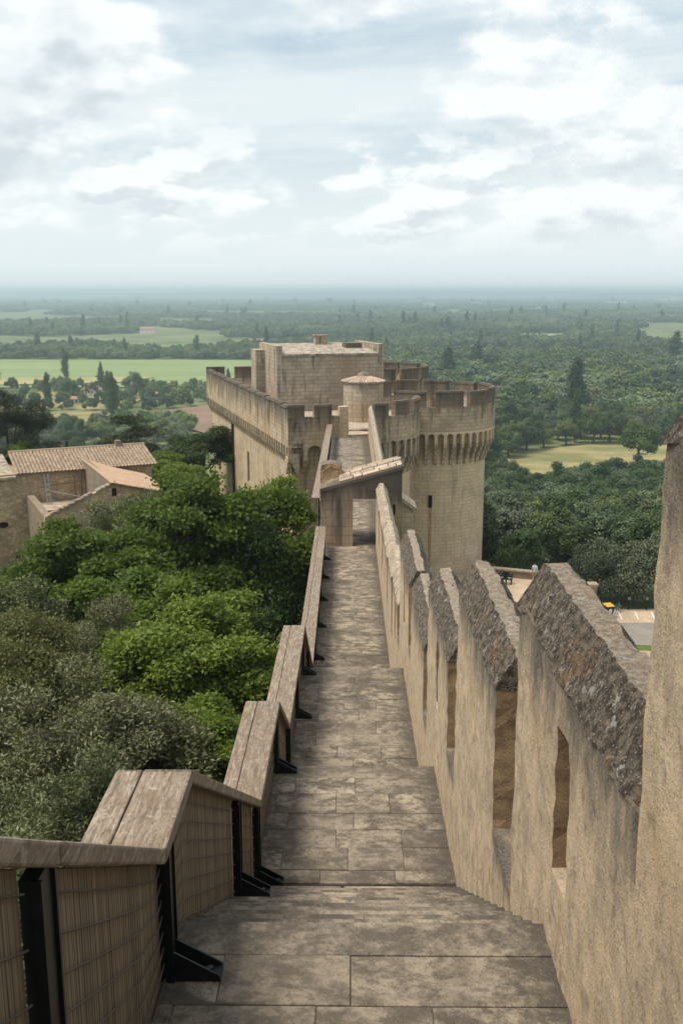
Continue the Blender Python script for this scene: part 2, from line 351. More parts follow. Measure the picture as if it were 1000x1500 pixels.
def m_terrain():
    t = NT('valley_ground'); p = t.pos()
    a = t.noise(p, 0.02, 5, 0.6); b = t.noise(p, 0.15, 5, 0.65); c = t.noise(p, 0.006, 4, 0.5)
    col = t.mix(t.ramp(a, 0.38, 0.64), (0.060, 0.088, 0.030), (0.15, 0.17, 0.065))
    col = t.mix(t.ramp(b, 0.5, 0.72, 0, 0.6), col, (0.19, 0.165, 0.085))
    col = t.mix(t.ramp(c, 0.52, 0.66, 0, 0.5), col, (0.15, 0.165, 0.075))
    t.color(col); t.rough(1); t.bump(b, 0.5, 0.5); return t.m
M['terrain'] = m_terrain()
def m_field(name, c1, c2, sx=0.01, sy=0.05):
    t = NT(name); p = t.pos(); a = t.noise(t.mapv(p, (sx, sy, 1)), 1.0, 5, 0.55); b = t.noise(p, 0.12, 5, 0.65)
    col = t.mix(t.ramp(a, 0.35, 0.65), c1, c2); col = t.mix(t.ramp(b, 0.42, 0.72, 0, 0.35), col, tuple(x*0.55 for x in c2))
    t.color(col); t.rough(1); t.bump(b, 0.4, 0.2); return t.m
M['f_green'] = m_field('green_crop_field', (0.155, 0.21, 0.085), (0.20, 0.25, 0.105))
M['f_yellow'] = m_field('pale_stubble_field', (0.34, 0.29, 0.13), (0.27, 0.25, 0.11))
M['f_dry'] = m_field('dry_meadow', (0.29, 0.24, 0.115), (0.145, 0.15, 0.058), 0.03, 0.07)
M['f_soil'] = m_field('ploughed_soil', (0.22, 0.145, 0.10), (0.17, 0.115, 0.08), 0.05, 0.05)
M['f_tan'] = m_field('harvested_strip', (0.36, 0.29, 0.19), (0.29, 0.25, 0.15))

# ------------------------------------------------------------------ helpers
def tag(o, label=None, cat=None, group=None, kind=None):
    if label: o['label'] = label
    if cat: o['category'] = cat
    if group: o['group'] = group
    if kind: o['kind'] = kind
    return o
def empty(name, loc=(0, 0, 0), rz=0.0):
    o = bpy.data.objects.new(name, None); COL.objects.link(o); o.location = loc; o.rotation_euler = (0, 0, rz)
    o.empty_display_size = 0.2
    return o
def worldloc(o):
    v = Vector((0, 0, 0))
    while o is not None: v += o.location; o = o.parent
    return v
class MB:
    """collects faces in world coordinates; build() links them as one mesh object, local to its parent"""
    def __init__(s): s.v = []; s.f = []; s.uv = []
    def add(s, vs, fs, uvs=None):
        b = len(s.v); s.v += [tuple(x) for x in vs]
        for i, f in enumerate(fs):
            s.f.append([b+k for k in f]); s.uv.append(uvs[i] if uvs else None)
        return s
    def box(s, x0, x1, y0, y1, z0, z1, fr=None):
        vs = [(x, y, z) for z in (z0, z1) for y in (y0, y1) for x in (x0, x1)]
        if fr: vs = [fr(*p) for p in vs]
        return s.add(vs, [(0, 2, 3, 1), (4, 5, 7, 6), (0, 1, 5, 4), (2, 6, 7, 3), (0, 4, 6, 2), (1, 3, 7, 5)])
    def hexa(s, a, b):
        """two quads a (bottom) and b (top), counter-clockwise from above"""
        return s.add(list(a)+list(b), [(3, 2, 1, 0), (4, 5, 6, 7)] + [(i, (i+1) % 4, (i+1) % 4+4, i+4) for i in range(4)])
    def prism(s, poly, z0, z1):
        n = len(poly)
        zz0 = z0 if hasattr(z0, '__len__') else [z0]*n; zz1 = z1 if hasattr(z1, '__len__') else [z1]*n
        vs = [(p[0], p[1], zz0[i]) for i, p in enumerate(poly)] + [(p[0], p[1], zz1[i]) for i, p in enumerate(poly)]
        return s.add(vs, [tuple(range(n-1, -1, -1)), tuple(range(n, 2*n))] + [(i, (i+1) % n, (i+1) % n+n, i+n) for i in range(n)])
    def tube(s, pts, rad, n=6, cap=True):
        pts = [Vector(p) for p in pts]; rads = rad if hasattr(rad, '__len__') else [rad]*len(pts)
        b = []; vs = []; fs = []
        for i, p in enumerate(pts):
            d = (pts[min(i+1, len(pts)-1)] - pts[max(i-1, 0)]).normalized()
            a = d.cross(Vector((0, 0, 1)) if abs(d.z) < 0.9 else Vector((1, 0, 0))).normalized(); c = d.cross(a)
            for k in range(n):
                t = 2*math.pi*k/n; vs.append(p + a*math.cos(t)*rads[i] + c*math.sin(t)*rads[i])
        for i in range(len(pts)-1):
            for k in range(n):
                k2 = (k+1) % n; fs.append((i*n+k, i*n+k2, (i+1)*n+k2, (i+1)*n+k))
        if cap: fs += [tuple(range(n)), tuple(range(len(vs)-1, len(vs)-n-1, -1))]
        return s.add(vs, fs)
    def mesh(s, name, off=(0, 0, 0), smooth=False):
        me = bpy.data.meshes.new(name)
        off = Vector(off)
        me.from_pydata([tuple(Vector(p)-off) for p in s.v], [], s.f)
        uvl = me.uv_layers.new(name='UVMap'); data = uvl.data
        li = 0
        for f, u in zip(s.f, s.uv):
            if u is None:
                P = [Vector(s.v[i]) for i in f]
                n = Vector((0, 0, 0))
                for i in range(len(P)):
                    a, b = P[i], P[(i+1) % len(P)]
                    n += Vector(((a.y-b.y)*(a.z+b.z), (a.z-b.z)*(a.x+b.x), (a.x-b.x)*(a.y+b.y)))
                n.normalize()
                if abs(n.z) < 0.75 and n.length > 0.5:
                    h = math.hypot(n.x, n.y); tx, ty = -n.y/h, n.x/h
                    u = [(p.x*tx+p.y*ty, p.z) for p in P]
                else: u = [(p.x, p.y) for p in P]
            for q in u: data[li].uv = q; li += 1
        if smooth: me.polygons.foreach_set('use_smooth', [True]*len(me.polygons))
        me.update(); return me
    def build(s, name, mat, parent=None, loc=(0, 0, 0), smooth=False, bevel=0.0):
        base = worldloc(parent) if parent else Vector((0, 0, 0))
        org = base + Vector(loc) if parent else Vector(loc)
        me = s.mesh(name, org, smooth); me.materials.append(M[mat] if isinstance(mat, str) else mat)
        o = bpy.data.objects.new(name, me); COL.objects.link(o)
        o.location = Vector(loc); o.parent = parent
        if bevel:
            md = o.modifiers.new('bevel', 'BEVEL'); md.width = bevel; md.segments = 2; md.limit_method = 'ANGLE'
        return o
def recalc(o):
    import bmesh
    bm = bmesh.new(); bm.from_mesh(o.data); bmesh.ops.recalc_face_normals(bm, faces=bm.faces); bm.to_mesh(o.data); bm.free(); return o
def inst(me_obj, name, loc, rz=0.0, parent=None, scale=(1, 1, 1)):
    o = bpy.data.objects.new(name, me_obj if isinstance(me_obj, bpy.types.Mesh) else me_obj.data); COL.objects.link(o)
    o.location = loc; o.rotation_euler = (0, 0, rz); o.scale = scale; o.parent = parent; return o
def fbm(p, f=1.0, o=3):
    v = 0; a = 1
    for i in range(o):
        v += a*mnoise.noise(Vector(p)*f); f *= 2.1; a *= 0.5
    return v
def sm(a, b, x):
    t = min(1, max(0, (x-a)/(b-a))); return t*t*(3-2*t)

# ------------------------------------------------------------------ ground
PLAIN = -60.0
def ground(x, y):
    gl = float(np.interp(y, (0, 14, 25, 36, 46, 60, 88), (-12.5, -13.6, -15.2, -18.0, -20.0, -20.0, -19.5)))
    base = gl + (-29.05-gl)*sm(1.5, 7, x)
    t = max(sm(88, 215, y), sm(70, 260, abs(x)))
    z = base + (PLAIN-base)*t
    return z
def build_ground():
    def lines(segs):
        out = [segs[0][0]]
        for a, b, st in segs:
            n = max(1, int(round((b-a)/st))); out += [a+(b-a)*(i+1)/n for i in range(n)]
        return out
    xs = lines([(-16000, -4000, 3000), (-4000, -600, 800), (-600, -120, 60), (-120, -20, 10), (-20, 40, 2.0), (40, 120, 8), (120, 600, 60), (600, 4000, 800), (4000, 16000, 3000)])
    ys = lines([(-2500, -200, 600), (-200, 0, 40), (0, 60, 4), (60, 110, 2.5), (110, 260, 7), (260, 700, 40), (700, 4000, 300), (4000, 16500, 2000)])
    vs = []; fs = []
    for y in ys:
        for x in xs:
            z = ground(x, y)
            if not (3 < x < 40 and 60 < y < 95): z += 0.35*fbm((x*0.06, y*0.06, 0), 1, 2)*(1 if abs(x) < 300 and y < 300 else 0)
            vs.append((x, y, z))
    nx = len(xs)
    for j in range(len(ys)-1):
        for i in range(nx-1): fs.append((j*nx+i, j*nx+i+1, (j+1)*nx+i+1, (j+1)*nx+i))
    g = MB().add(vs, fs).build('ground', 'terrain', smooth=True); tag(g, 'green valley floor and castle hillside', kind='structure')
    def sheet(name, poly, mat, z, label):
        o = MB().add([(x, y, z) for x, y in poly], [tuple(range(len(poly)))]).build(name, mat); tag(o, label, kind='structure')
    sheet('field', [(-420, 625), (-75, 640), (-30, 900), (-420, 905)], 'f_green', PLAIN+0.8, 'broad green crop field behind the cypress trees')
    sheet('field', [(-290, 632), (-150, 668), (-138, 712), (-310, 690)], 'f_yellow', PLAIN+1.3, 'pale yellow strip at the edge of the green field')
    sheet('field', [(-108, 492), (-62, 425), (-40, 470), (-70, 545)], 'f_soil', PLAIN+0.8, 'brown ploughed plot beside the square tower')
    sheet('field', [(-175, 400), (-120, 405), (-118, 600), (-190, 610)], 'f_dry', PLAIN+0.6, 'rough garden meadow beyond the houses')
    sheet('field', [(46, 318), (60, 312), (85, 318), (140, 330), (150, 405), (100, 398), (60, 372)], 'f_dry', PLAIN+0.8, 'dry yellow meadow between the woods')
    sheet('field', [(70, 985), (160, 960), (300, 905), (330, 960), (180, 1060), (75, 1060)], 'f_tan', PLAIN+1.0, 'long tan harvested strip on the plain')
    sheet('field', [(215, 1240), (300, 1240), (310, 1480), (230, 1480)], 'f_green', PLAIN+1.0, 'small far green meadow among woods')
    sheet('field', [(-170, 1010), (-20, 1010), (-20, 1045), (-170, 1045)], 'f_tan', PLAIN+1.0, 'thin pale track behind the green field')
build_ground()

# far hills
def hill(name, y, x0, x1, top, amp, f, seed, label):
    n = 90; vs = []; fs = []
    for i in range(n+1):
        x = x0+(x1-x0)*i/n
        h = top + amp*fbm((x*f+seed, seed, 0), 1, 4)
        e = sm(0, 0.12, i/n)*sm(0, 0.12, 1-i/n)
        h = PLAIN-1 + (h-PLAIN)*e
        vs += [(x, y-900, PLAIN-1), (x, y-250, PLAIN+(h-PLAIN)*0.8), (x, y+150, h), (x, y+900, PLAIN-1)]
    for i in range(n):
        for k in range(3): fs.append((i*4+k, (i+1)*4+k, (i+1)*4+k+1, i*4+k+1))
    o = MB().add(vs, fs).build(name, 'hill', smooth=True); tag(o, label, kind='structure')
hill('hill_left', 9800, -6500, 1500, 0, 14, 0.0008, 3.3, 'low pale hills along the far horizon at left')
hill('hill_middle', 10600, -1500, 7000, 4, 8, 0.0006, 8.1, 'long flat ridge on the far horizon')
hill('hill_right', 8600, 1700, 5600, -6, 10, 0.0011, 5.2, 'low wooded rise on the horizon at right')

# ------------------------------------------------------------------ the rampart walk
FL = [  # landings: y near, y far, z near, z far
    (3.85, 4.83, -3.36, -3.36), (8.78, 11.45, -5.68, -5.77), (12.45, 18.5, -6.98, -7.23), (22.1, 39.5, -9.42, -10.16), (39.5, 77.3, -10.16, -10.72)]
walk = empty('rampart_walkway', (0, 20, -6)); tag(walk, 'stone walkway and stairs along the top of the rampart', kind='structure')
def flat_box(name, x0, x1, y0, y1, z0, z1, th, mat, parent, bev=0.008):
    # a slab whose top runs from z0 (near) to z1 (far)
    m = MB(); a = [(x0, y0, z0-th), (x1, y0, z0-th), (x1, y1, z1-th), (x0, y1, z1-th)]; b = [(x0, y0, z0), (x1, y0, z0), (x1, y1, z1), (x0, y1, z1)]
    m.hexa(a, b)
    c = Vector(((x0+x1)/2, (y0+y1)/2, (z0+z1)/2)) - worldloc(parent)
    return m.build(name, mat, parent, loc=c, bevel=bev)
XL, XR = -1.12, 1.07
def lay(y0, y1, z0, z1, row, wmin, wmax, nosing=True, bev=0.004):
    y = y1; first = True; k = 0
    while y > y0+0.05:
        d = row*(0.9+0.25*random.random()) if not first else row*0.85
        ya = max(y0, y-d)
        if ya-y0 < row*0.4: ya = y0
        zz = lambda q: z0+(z1-z0)*(q-y0)/(y1-y0)
        x = XL; xs = [x]
        if first and nosing: xs = [XL, XR]
        else:
            x = XL + wmax*(0.35+0.65*((k*0.5) % 1)) * (0.8+0.3*random.random()); xs.append(x)
            while x < XR-wmin*0.8: x += wmin+(wmax-wmin)*random.random(); xs.append(x)
            if XR-xs[-2] < wmin*0.55 and len(xs) > 2: xs[-2:] = [XR]
            xs[-1] = XR
        for a, b in zip(xs[:-1], xs[1:]):
            j = 0.003*random.uniform(-1, 1)
            flat_box('slab', a+0.003, b-0.003, ya+0.003, y-0.003, zz(ya)+j, zz(y)+j+random.uniform(-.002, .002), 0.12, 'slab', walk, bev)
        y = ya; first = False; k += 1
lay(*FL[0], 0.33, 0.55, 0.75); lay(*FL[1], 0.41, 0.55, 0.75); lay(*FL[2], 0.46, 0.5, 0.8); lay(*FL[3], 0.62, 0.6, 0.95, bev=0.004)
def flight(y0, z0, y1, z1):
    n = int(round((z0-z1)/0.178)); run = (y1-y0)/n; rise = (z0-z1)/n
    for k in range(n-1):
        za = z0-rise*(k+1); ya = y0+run*k
        js = [XL, random.uniform(-0.4, 0.4), XR]
        for a, b in zip(js[:-1], js[1:]):
            flat_box('step', a+0.003, b-0.003, ya-0.05, ya+run, za+random.uniform(-.004, .004), za, 0.3, 'slab', walk, 0.028)
for a, b in zip(FL[:3], FL[1:4]): flight(a[1], a[3], b[0], b[2])
for k in range(11):                                    # the flight coming down past the camera
    za = -3.36+0.178*(k+1); y1 = 3.85-0.34*k
    flat_box('step', XL, XR, y1-0.40, y1, za, za, 0.3, 'slab', walk, 0.028)
for i in range(12):                                    # walk beyond the small gatehouse, in wide slabs
    ya = 39.5+i*3.15; q = lambda y: FL[4][2]+(FL[4][3]-FL[4][2])*(y-39.5)/37.8
    for a, b in ((-1.35, 0.1), (0.1, 1.42)): flat_box('slab', a+0.006, b-0.006, ya+0.006, min(77.3, ya+3.15)-0.006, q(ya), q(min(77.3, ya+3.15)), 0.12, 'slab', walk, 0.006)
for k, (ya, za) in enumerate(((76.7, -10.62), (77.2, -10.5))):
    flat_box('step', -1.0, 1.42, ya, ya+0.7+0.3*k, za, za, 0.25, 'slab', walk, 0.02)

# ------------------------------------------------------------------ curtain wall with merlons
cw = empty('curtain_wall', (0, 30, -20)); tag(cw, 'long stone rampart wall carrying the stairway, with pointed merlons along its right side', 'rampart wall')
prof = []
for y0, y1, z0, z1 in FL: prof += [(y0, z0-0.014), (y1, z1-0.014)]
prof = [(-3.0, -0.6), (0.1, -1.7)] + prof
prof[-1] = (75.2, prof[-1][1])
prof = [p for i, p in enumerate(prof) if i == 0 or p[0] > prof[i-1][0]+1e-6]
m = MB()
for (ya, za), (yb, zb) in zip(prof[:-1], prof[1:]):
    lo = -0.5 if abs(zb-za)/(abs(yb-ya)+.01) > 0.2 else 0.0
    za2, zb2 = za+lo*0.9, zb+lo*0.9
    m.hexa([(-1.35, ya, -31), (1.55, ya, -31), (1.55, yb, -31), (-1.35, yb, -31)], [(-1.35, ya, za2), (1.55, ya, za2), (1.55, yb, zb2), (-1.35, yb, zb2)])
m.build('wall_core', 'mortar', cw)

def cells_mesh(ylines, zlines, holes, x0, x1, amp, top_ref, cell=0.09, wear_len=0.85):
    """wall plate in the y-z plane between x0 and x1 with rectangular holes; subdivided and roughened"""
    def sub(ls):
        out = [ls[0]]
        for a, b in zip(ls[:-1], ls[1:]):
            n = max(1, int(round((b-a)/cell))); out += [a+(b-a)*(i+1)/n for i in range(n)]
        return out
    Y, Z = sub(ylines), sub(zlines)
    nxs = max(2, int(round((x1-x0)/(cell*1.4)))); X = [x0+(x1-x0)*i/nxs for i in range(nxs+1)]
    def solid(i, j):
        if i < 0 or j < 0 or i >= len(Y)-1 or j >= len(Z)-1: return False
        yc, zc = (Y[i]+Y[i+1])/2, (Z[j]+Z[j+1])/2
        return not any(h[0] < yc < h[1] and h[2] < zc < h[3] for h in holes)
    vid = {}; vs = []; fs = []; wear = []
    def V(x, y, z):
        k = (round(x, 4), round(y, 4), round(z, 4))
        if k in vid: return vid[k]
        p = Vector((x, y, z))
        d = Vector((mnoise.noise(p*3.1), mnoise.noise(p*3.1+Vector((7, 1, 3))), mnoise.noise(p*3.1+Vector((2, 9, 5)))))*amp*0.5
        d += Vector((mnoise.noise(p*11), mnoise.noise(p*11+Vector((3, 1, 3))), mnoise.noise(p*11+Vector((2, 5, 5)))))*amp*0.6
        if z <= Z[0]+1e-4: d = Vector((d.x, 0, 0))
        vid[k] = len(vs); vs.append(p+d); wear.append(max(0.0, 1.0-(top_ref-z)/wear_len)); return vid[k]
    for i in range(len(Y)-1):
        for j in range(len(Z)-1):
            if not solid(i, j): continue
            y0, y1, za, zb = Y[i], Y[i+1], Z[j], Z[j+1]
            fs.append((V(x0, y0, za), V(x0, y0, zb), V(x0, y1, zb), V(x0, y1, za)))
            fs.append((V(x1, y0, za), V(x1, y1, za), V(x1, y1, zb), V(x1, y0, zb)))
            for k in range(nxs):
                a, b = X[k], X[k+1]
                if not solid(i-1, j): fs.append((V(a, y0, za), V(b, y0, za), V(b, y0, zb), V(a, y0, zb)))
                if not solid(i+1, j): fs.append((V(a, y1, za), V(a, y1, zb), V(b, y1, zb), V(b, y1, za)))
                if not solid(i, j-1): fs.append((V(a, y0, za), V(a, y1, za), V(b, y1, za), V(b, y0, za)))
                if not solid(i, j+1): fs.append((V(a, y0, zb), V(b, y0, zb), V(b, y1, zb), V(a, y1, zb)))
    return vs, fs, wear
def floor_z(y):
    for a, b in zip(prof[:-1], prof[1:]):
        if a[0] <= y <= b[0]: return a[1]+0.014+(b[1]-a[1])*(y-a[0])/max(1e-6, b[0]-a[0])
    return prof[-1][1]
X0, X1 = 1.05, 1.50
def merlon(y0, y1, ze, slit=None, cell=0.10, amp=0.018, cope='lichen', hgt=0.25, x0=X0, x1=X1, zb=None):
    zb = floor_z(y1)-0.9 if zb is None else zb
    holes = []; yl = [y0, y1]; zl = [zb, ze]
    if slit:
        ys, wd, za, zt = slit; holes = [(ys, ys+wd, za, zt)]; yl = [y0, ys, ys+wd, y1]; zl = [zb, za, zt, ze]
    vs, fs, wear = cells_mesh(yl, zl, holes, x0, x1, amp, ze, cell)
    if slit:  # draw the slit's head to a point
        for v in vs:
            if abs(v.y-ys) < 0.06 and abs(v.z-zt) < 0.05: v.z -= 0.14
    mb = MB().add(vs, fs); c = Vector(((x0+x1)/2, (y0+y1)/2, zb))-worldloc(cw)
    o = mb.build('merlon', 'worn', cw, loc=c, smooth=False)
    at = o.data.attributes.new('wear', 'FLOAT', 'POINT'); at.data.foreach_set('value', wear)
    # coping: steep sides and a narrow flat top, flush with the faces
    w_ = x1-x0; pr = [(x0-0.012, -0.02), (x0+w_*0.15, hgt*0.5), (x0+w_*0.31, hgt*0.97), (x0+w_*0.5, hgt), (x0+w_*0.63, hgt*0.97), (x0+w_*0.82, hgt*0.5), (x1+0.012, -0.02)]
    n = max(2, int((y1-y0)/(cell*0.9))); vs = []; fs = []; k = len(pr)
    for i in range(n+1):
        y = y0-0.01+(y1-y0+0.02)*i/n
        for x, z in pr:
            p = Vector((x, y, ze+z)); d = Vector((mnoise.noise(p*4), mnoise.noise(p*4+Vector((5, 2, 1)))*(0.6 if i in (0, n) else 0), mnoise.noise(p*4+Vector((1, 8, 2)))))*amp*1.2
            d += Vector((mnoise.noise(p*13), 0, mnoise.noise(p*13+Vector((1, 8, 2)))))*amp*0.9
            vs.append(p+d)
    for i in range(n):
        for j in range(k-1): fs.append((i*k+j, i*k+j+1, (i+1)*k+j+1, (i+1)*k+j))
        fs.append((i*k+k-1, i*k, (i+1)*k, (i+1)*k+k-1))
    fs += [tuple(range(k)), tuple(range((n+1)*k-1, n*k-1, -1))]
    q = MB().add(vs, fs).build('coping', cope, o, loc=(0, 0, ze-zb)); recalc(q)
    return o
def sill(y0, y1, z, x0=X0, x1=X1):
    m = MB(); zb = floor_z(y1)-0.9
    vs, fs, wear = cells_mesh([y0, y1], [zb, z], [], x0, x1, 0.014, z, 0.10, 0.3)
    c = Vector(((x0+x1)/2, (y0+y1)/2, zb))-worldloc(cw)
    o = m.add(vs, fs).build('sill', 'worn', cw, loc=c)
    at = o.data.attributes.new('wear', 'FLOAT', 'POINT'); at.data.foreach_set('value', wear)
merlon(-0.6, 3.27, -0.46, cell=0.09, amp=0.014, x0=1.042, hgt=0.2)
merlon(3.25, 5.85, -1.85, (4.36, 0.30, -2.92, -2.12), cell=0.08, amp=0.022)
merlon(6.68, 9.22, -2.76, cell=0.08, amp=0.02)
merlon(10.02, 12.74, -3.83, (11.1, 0.3, -4.9, -4.1), amp=0.018)
merlon(13.38, 16.34, -4.93, amp=0.016)
merlon(16.98, 20.1, -5.06, (18.2, 0.34, -6.3, -5.3), amp=0.016)
merlon(20.9, 23.5, -6.72, (21.9, 0.35, -8.0, -7.0), cell=0.16, amp=0.014, cope='cope')
merlon(24.2, 26.5, -7.02, cell=0.16, amp=0.014, cope='cope')
merlon(27.2, 30.8, -7.33, (28.8, 0.35, -8.7, -7.7), cell=0.16, amp=0.012, cope='cope')
merlon(31.6, 34.6, -7.55, cell=0.16, amp=0.012, cope='cope')
merlon(35.4, 39.45, -7.76, cell=0.16, amp=0.012, cope='cope')
for y0, y1, z in ((5.85, 6.68, -3.86), (9.22, 10.02, -4.83), (12.74, 13.38, -5.85), (16.34, 16.98, -6.2), (20.1, 20.9, -7.4), (23.5, 24.2, -8.3), (26.5, 27.2, -8.5), (30.8, 31.6, -8.7), (34.6, 35.4, -8.9)):
    sill(y0, y1, z)
# low coped wall beyond the small gatehouse
for k, (a, b) in enumerate(((42.6, 48.4), (48.5, 54.6), (54.7, 60.8), (60.9, 66.8), (66.9, 72.4), (72.5, 76.2))):
    merlon(a, b, -8.62-0.03*k, cell=0.35, amp=0.01, cope='cope', x0=1.38, x1=1.80, hgt=0.3, zb=-12.5)
# black lamp conduit in the second gap
m = MB(); m.tube([(1.33, 6.62, -2.95), (1.33, 6.2, -2.93)], 0.022, 8); m.tube([(1.33, 6.6, -2.96), (1.33, 6.6, -3.9)], 0.012, 6)
m.build('cable_conduit', 'steel', cw)
# buttress against the wall
m = MB(); m.hexa([(1.55, 57.5, -31), (3.75, 57.5, -31), (3.75, 59.4, -31), (1.55, 59.4, -31)], [(1.55, 57.5, -11.0), (3.75, 57.5, -12.6), (3.75, 59.4, -12.6), (1.55, 59.4, -11.0)])
bt = m.build('buttress', 'ashlar', cw)
m = MB(); m.hexa([(1.56, 57.35, -10.98), (3.95, 57.35, -12.72), (3.95, 59.55, -12.72), (1.56, 59.55, -10.98)], [(1.56, 57.35, -10.72), (3.95, 57.35, -12.46), (3.95, 59.55, -12.46), (1.56, 59.55, -10.72)])
m.build('weathering_stone', 'cope', bt)

# ------------------------------------------------------------------ timber railing on steel posts
rl = empty('guard_railing', (-1.0, 15, -7)); tag(rl, 'weathered timber handrail on black steel posts along the left of the stairs', 'railing')
RP = [(0.6, -0.30), (2.68, -1.60), (4.22, -2.55), (5.02, -2.56), (8.92, -4.86), (11.5, -4.93), (13.45, -6.12), (18.35, -6.30), (22.05, -8.52), (30.6, -8.90), (39.3, -9.27)]
def rail_x(y): return -0.86 if y < 22 else -0.86-0.10*(y-22)/17.3
def rail_z(y):
    for a, b in zip(RP[:-1], RP[1:]):
        if a[0] <= y <= b[0]: return a[1]+(b[1]-a[1])*(y-a[0])/(b[0]-a[0])
    return RP[-1][1]
def board(y0, z0, y1, z1, xa0, xb0, xa1, xb1, th=0.085):
    m = MB(); d = random.uniform(-.004, .004)
    m.hexa([(xa0, y0, z0-th), (xb0, y0, z0-th), (xb1, y1, z1-th), (xa1, y1, z1-th)], [(xa0, y0, z0+d), (xb0, y0, z0+d), (xb1, y1, z1+d), (xa1, y1, z1+d)])
    c = Vector(((xa0+xb0)/2, (y0+y1)/2, (z0+z1)/2))-worldloc(rl)
    return m.build('rail_board', 'wood', rl, loc=c, bevel=0.012)
for (ya, za), (yb, zb) in zip(RP[:-1], RP[1:]):
    n = max(1, int(round((yb-ya)/3.0))) if yb-ya > 5 else 1
    steep = abs(zb-za)/(yb-ya) > 0.2
    for k in range(n):
        a = ya+(yb-ya)*k/n; b = ya+(yb-ya)*(k+1)/n
        z0 = za+(zb-za)*k/n; z1 = za+(zb-za)*(k+1)/n
        xa, xb = rail_x(a), rail_x(b); g = 0.004
        board(a+g, z0, b-g, z1, xa-0.27, xa, xb-0.27, xb)
        board(a+g, z0-0.003, b-g, z1-0.003, xa-0.42, xa-0.276, xb-0.42, xb-0.276)
def post(y, foot=True, tall=None):
    x = rail_x(y)-0.02; zt = rail_z(y)-0.09; zb = floor_z(y)
    zb = min(zb, zt-0.5)
    m = MB(); m.box(x-0.055, x, y-0.065, y+0.065, zb-0.1, zt)
    m.box(x-0.02, x+0.012, y-0.072, y-0.055, zb-0.1, zt); m.box(x-0.02, x+0.012, y+0.055, y+0.072, zb-0.1, zt)
    p = m.build('post', 'steel', rl, loc=Vector((x, y, zb))-worldloc(rl))
    if foot:
        m = MB()
        for s in (-0.055, 0.045):
            m.prism([(x, y+s), (x+0.235, y+s), (x+0.235, y+s+0.01), (x, y+s+0.01)], zb+0.004, [zb+0.165, zb+0.03, zb+0.03, zb+0.165])
        m.box(x, x+0.24, y-0.06, y+0.06, zb+0.002, zb+0.016)
        m.build('foot_bracket', 'steel', p)
        m = MB(); m.tube([(x+0.18, y, zb+0.016), (x+0.18, y, zb+0.04)], 0.018, 6); m.build('bolt', 'bolt', p)
    return p
post(2.58, False); post(4.40); post(7.25); post(8.78); post(11.28); post(13.55); post(15.9); post(18.1); post(20.3, False); post(22.2)
for y in (25, 28, 31, 34, 37): post(y)
# reed screens hung behind twisted wires
def screen(y0, y1, slat=0.014, wires=7, xo=-0.075, x_end=None):
    xs0, xs1 = rail_x(y0)+xo, (rail_x(y1)+xo if x_end is None else x_end); n = int(math.hypot(y1-y0, xs1-xs0)/slat); m = MB()
    for i in range(n):
        t0, t1 = i/n, (i+0.92)/n
        ya, yb = y0+(y1-y0)*t0, y0+(y1-y0)*t1; xa, xb = xs0+(xs1-xs0)*t0, xs0+(xs1-xs0)*t1
        zt = min(rail_z(ya), rail_z(yb))-0.088-0.004*random.random(); zb = min(floor_z(ya), floor_z(yb))-0.25
        j = random.uniform(-.0022, .0022)
        m.hexa([(xa-0.012+j, ya, zb), (xa+j, ya, zb), (xb+j, yb, zb), (xb-0.012+j, yb, zb)], [(xa-0.012+j, ya, zt), (xa+j, ya, zt), (xb+j, yb, zt), (xb-0.012+j, yb, zt)])
    ym = (y0+y1)/2
    s_ = m.build('reed_screen', 'reed', rl, loc=Vector((xs0, ym, floor_z(ym)))-worldloc(rl))
    for k in range(wires):
        pts = []
        for i in range(13):
            t = i/12; y = y0+(y1-y0)*t; zt = rail_z(y)-0.17; zb = floor_z(y)+0.02
            pts.append((xs0+(xs1-xs0)*t+0.018, y, zt+(zb-zt)*k/(wires-1)-0.012*math.sin(math.pi*t)))
        MB().tube(pts, 0.0042, 5).build('wire', 'wire', s_, smooth=True)
screen(1.0, 2.50, 0.009); screen(2.66, 4.18, 0.009, 8); screen(4.18, 4.36, 0.009, 8); screen(4.47, 7.18, 0.01); screen(7.32, 8.70, 0.01); screen(8.9, 11.2, 0.02, 6); screen(11.36, 13.47, 0.02, 6)
screen(13.65, 15.8, 0.03, 5); screen(16, 18.0, 0.03, 5); screen(18.2, 22.1, 0.03, 5); screen(22.3, 27.9, 0.04, 4); screen(28.1, 36.9, 0.05, 4)
# rail on the far stretch of the walk
rf = empty('far_guard_railing', (-1.5, 58, -10)); tag(rf, 'long timber handrail on the walk between small gatehouse and castle', 'railing')
for k in range(5):
    ya = 43.5+k*6.1; yb = ya+6.08; q = lambda y: -8.95-0.022*(y-43.5)
    m = MB(); m.hexa([(-1.72, ya, q(ya)-.06), (-1.3, ya, q(ya)-.06), (-1.3, yb, q(yb)-.06), (-1.72, yb, q(yb)-.06)], [(-1.72, ya, q(ya)), (-1.3, ya, q(ya)), (-1.3, yb, q(yb)), (-1.72, yb, q(yb))])
    m.build('rail_board', 'wood', rf, loc=Vector((-1.5, ya+3, q(ya)))-worldloc(rf), bevel=0.012)
    for y in (ya+0.6, ya+3.6):
        m = MB(); m.box(-1.42, -1.36, y-.06, y+.06, -10.9, q(y)-.06); m.build('post', 'steel', rf)

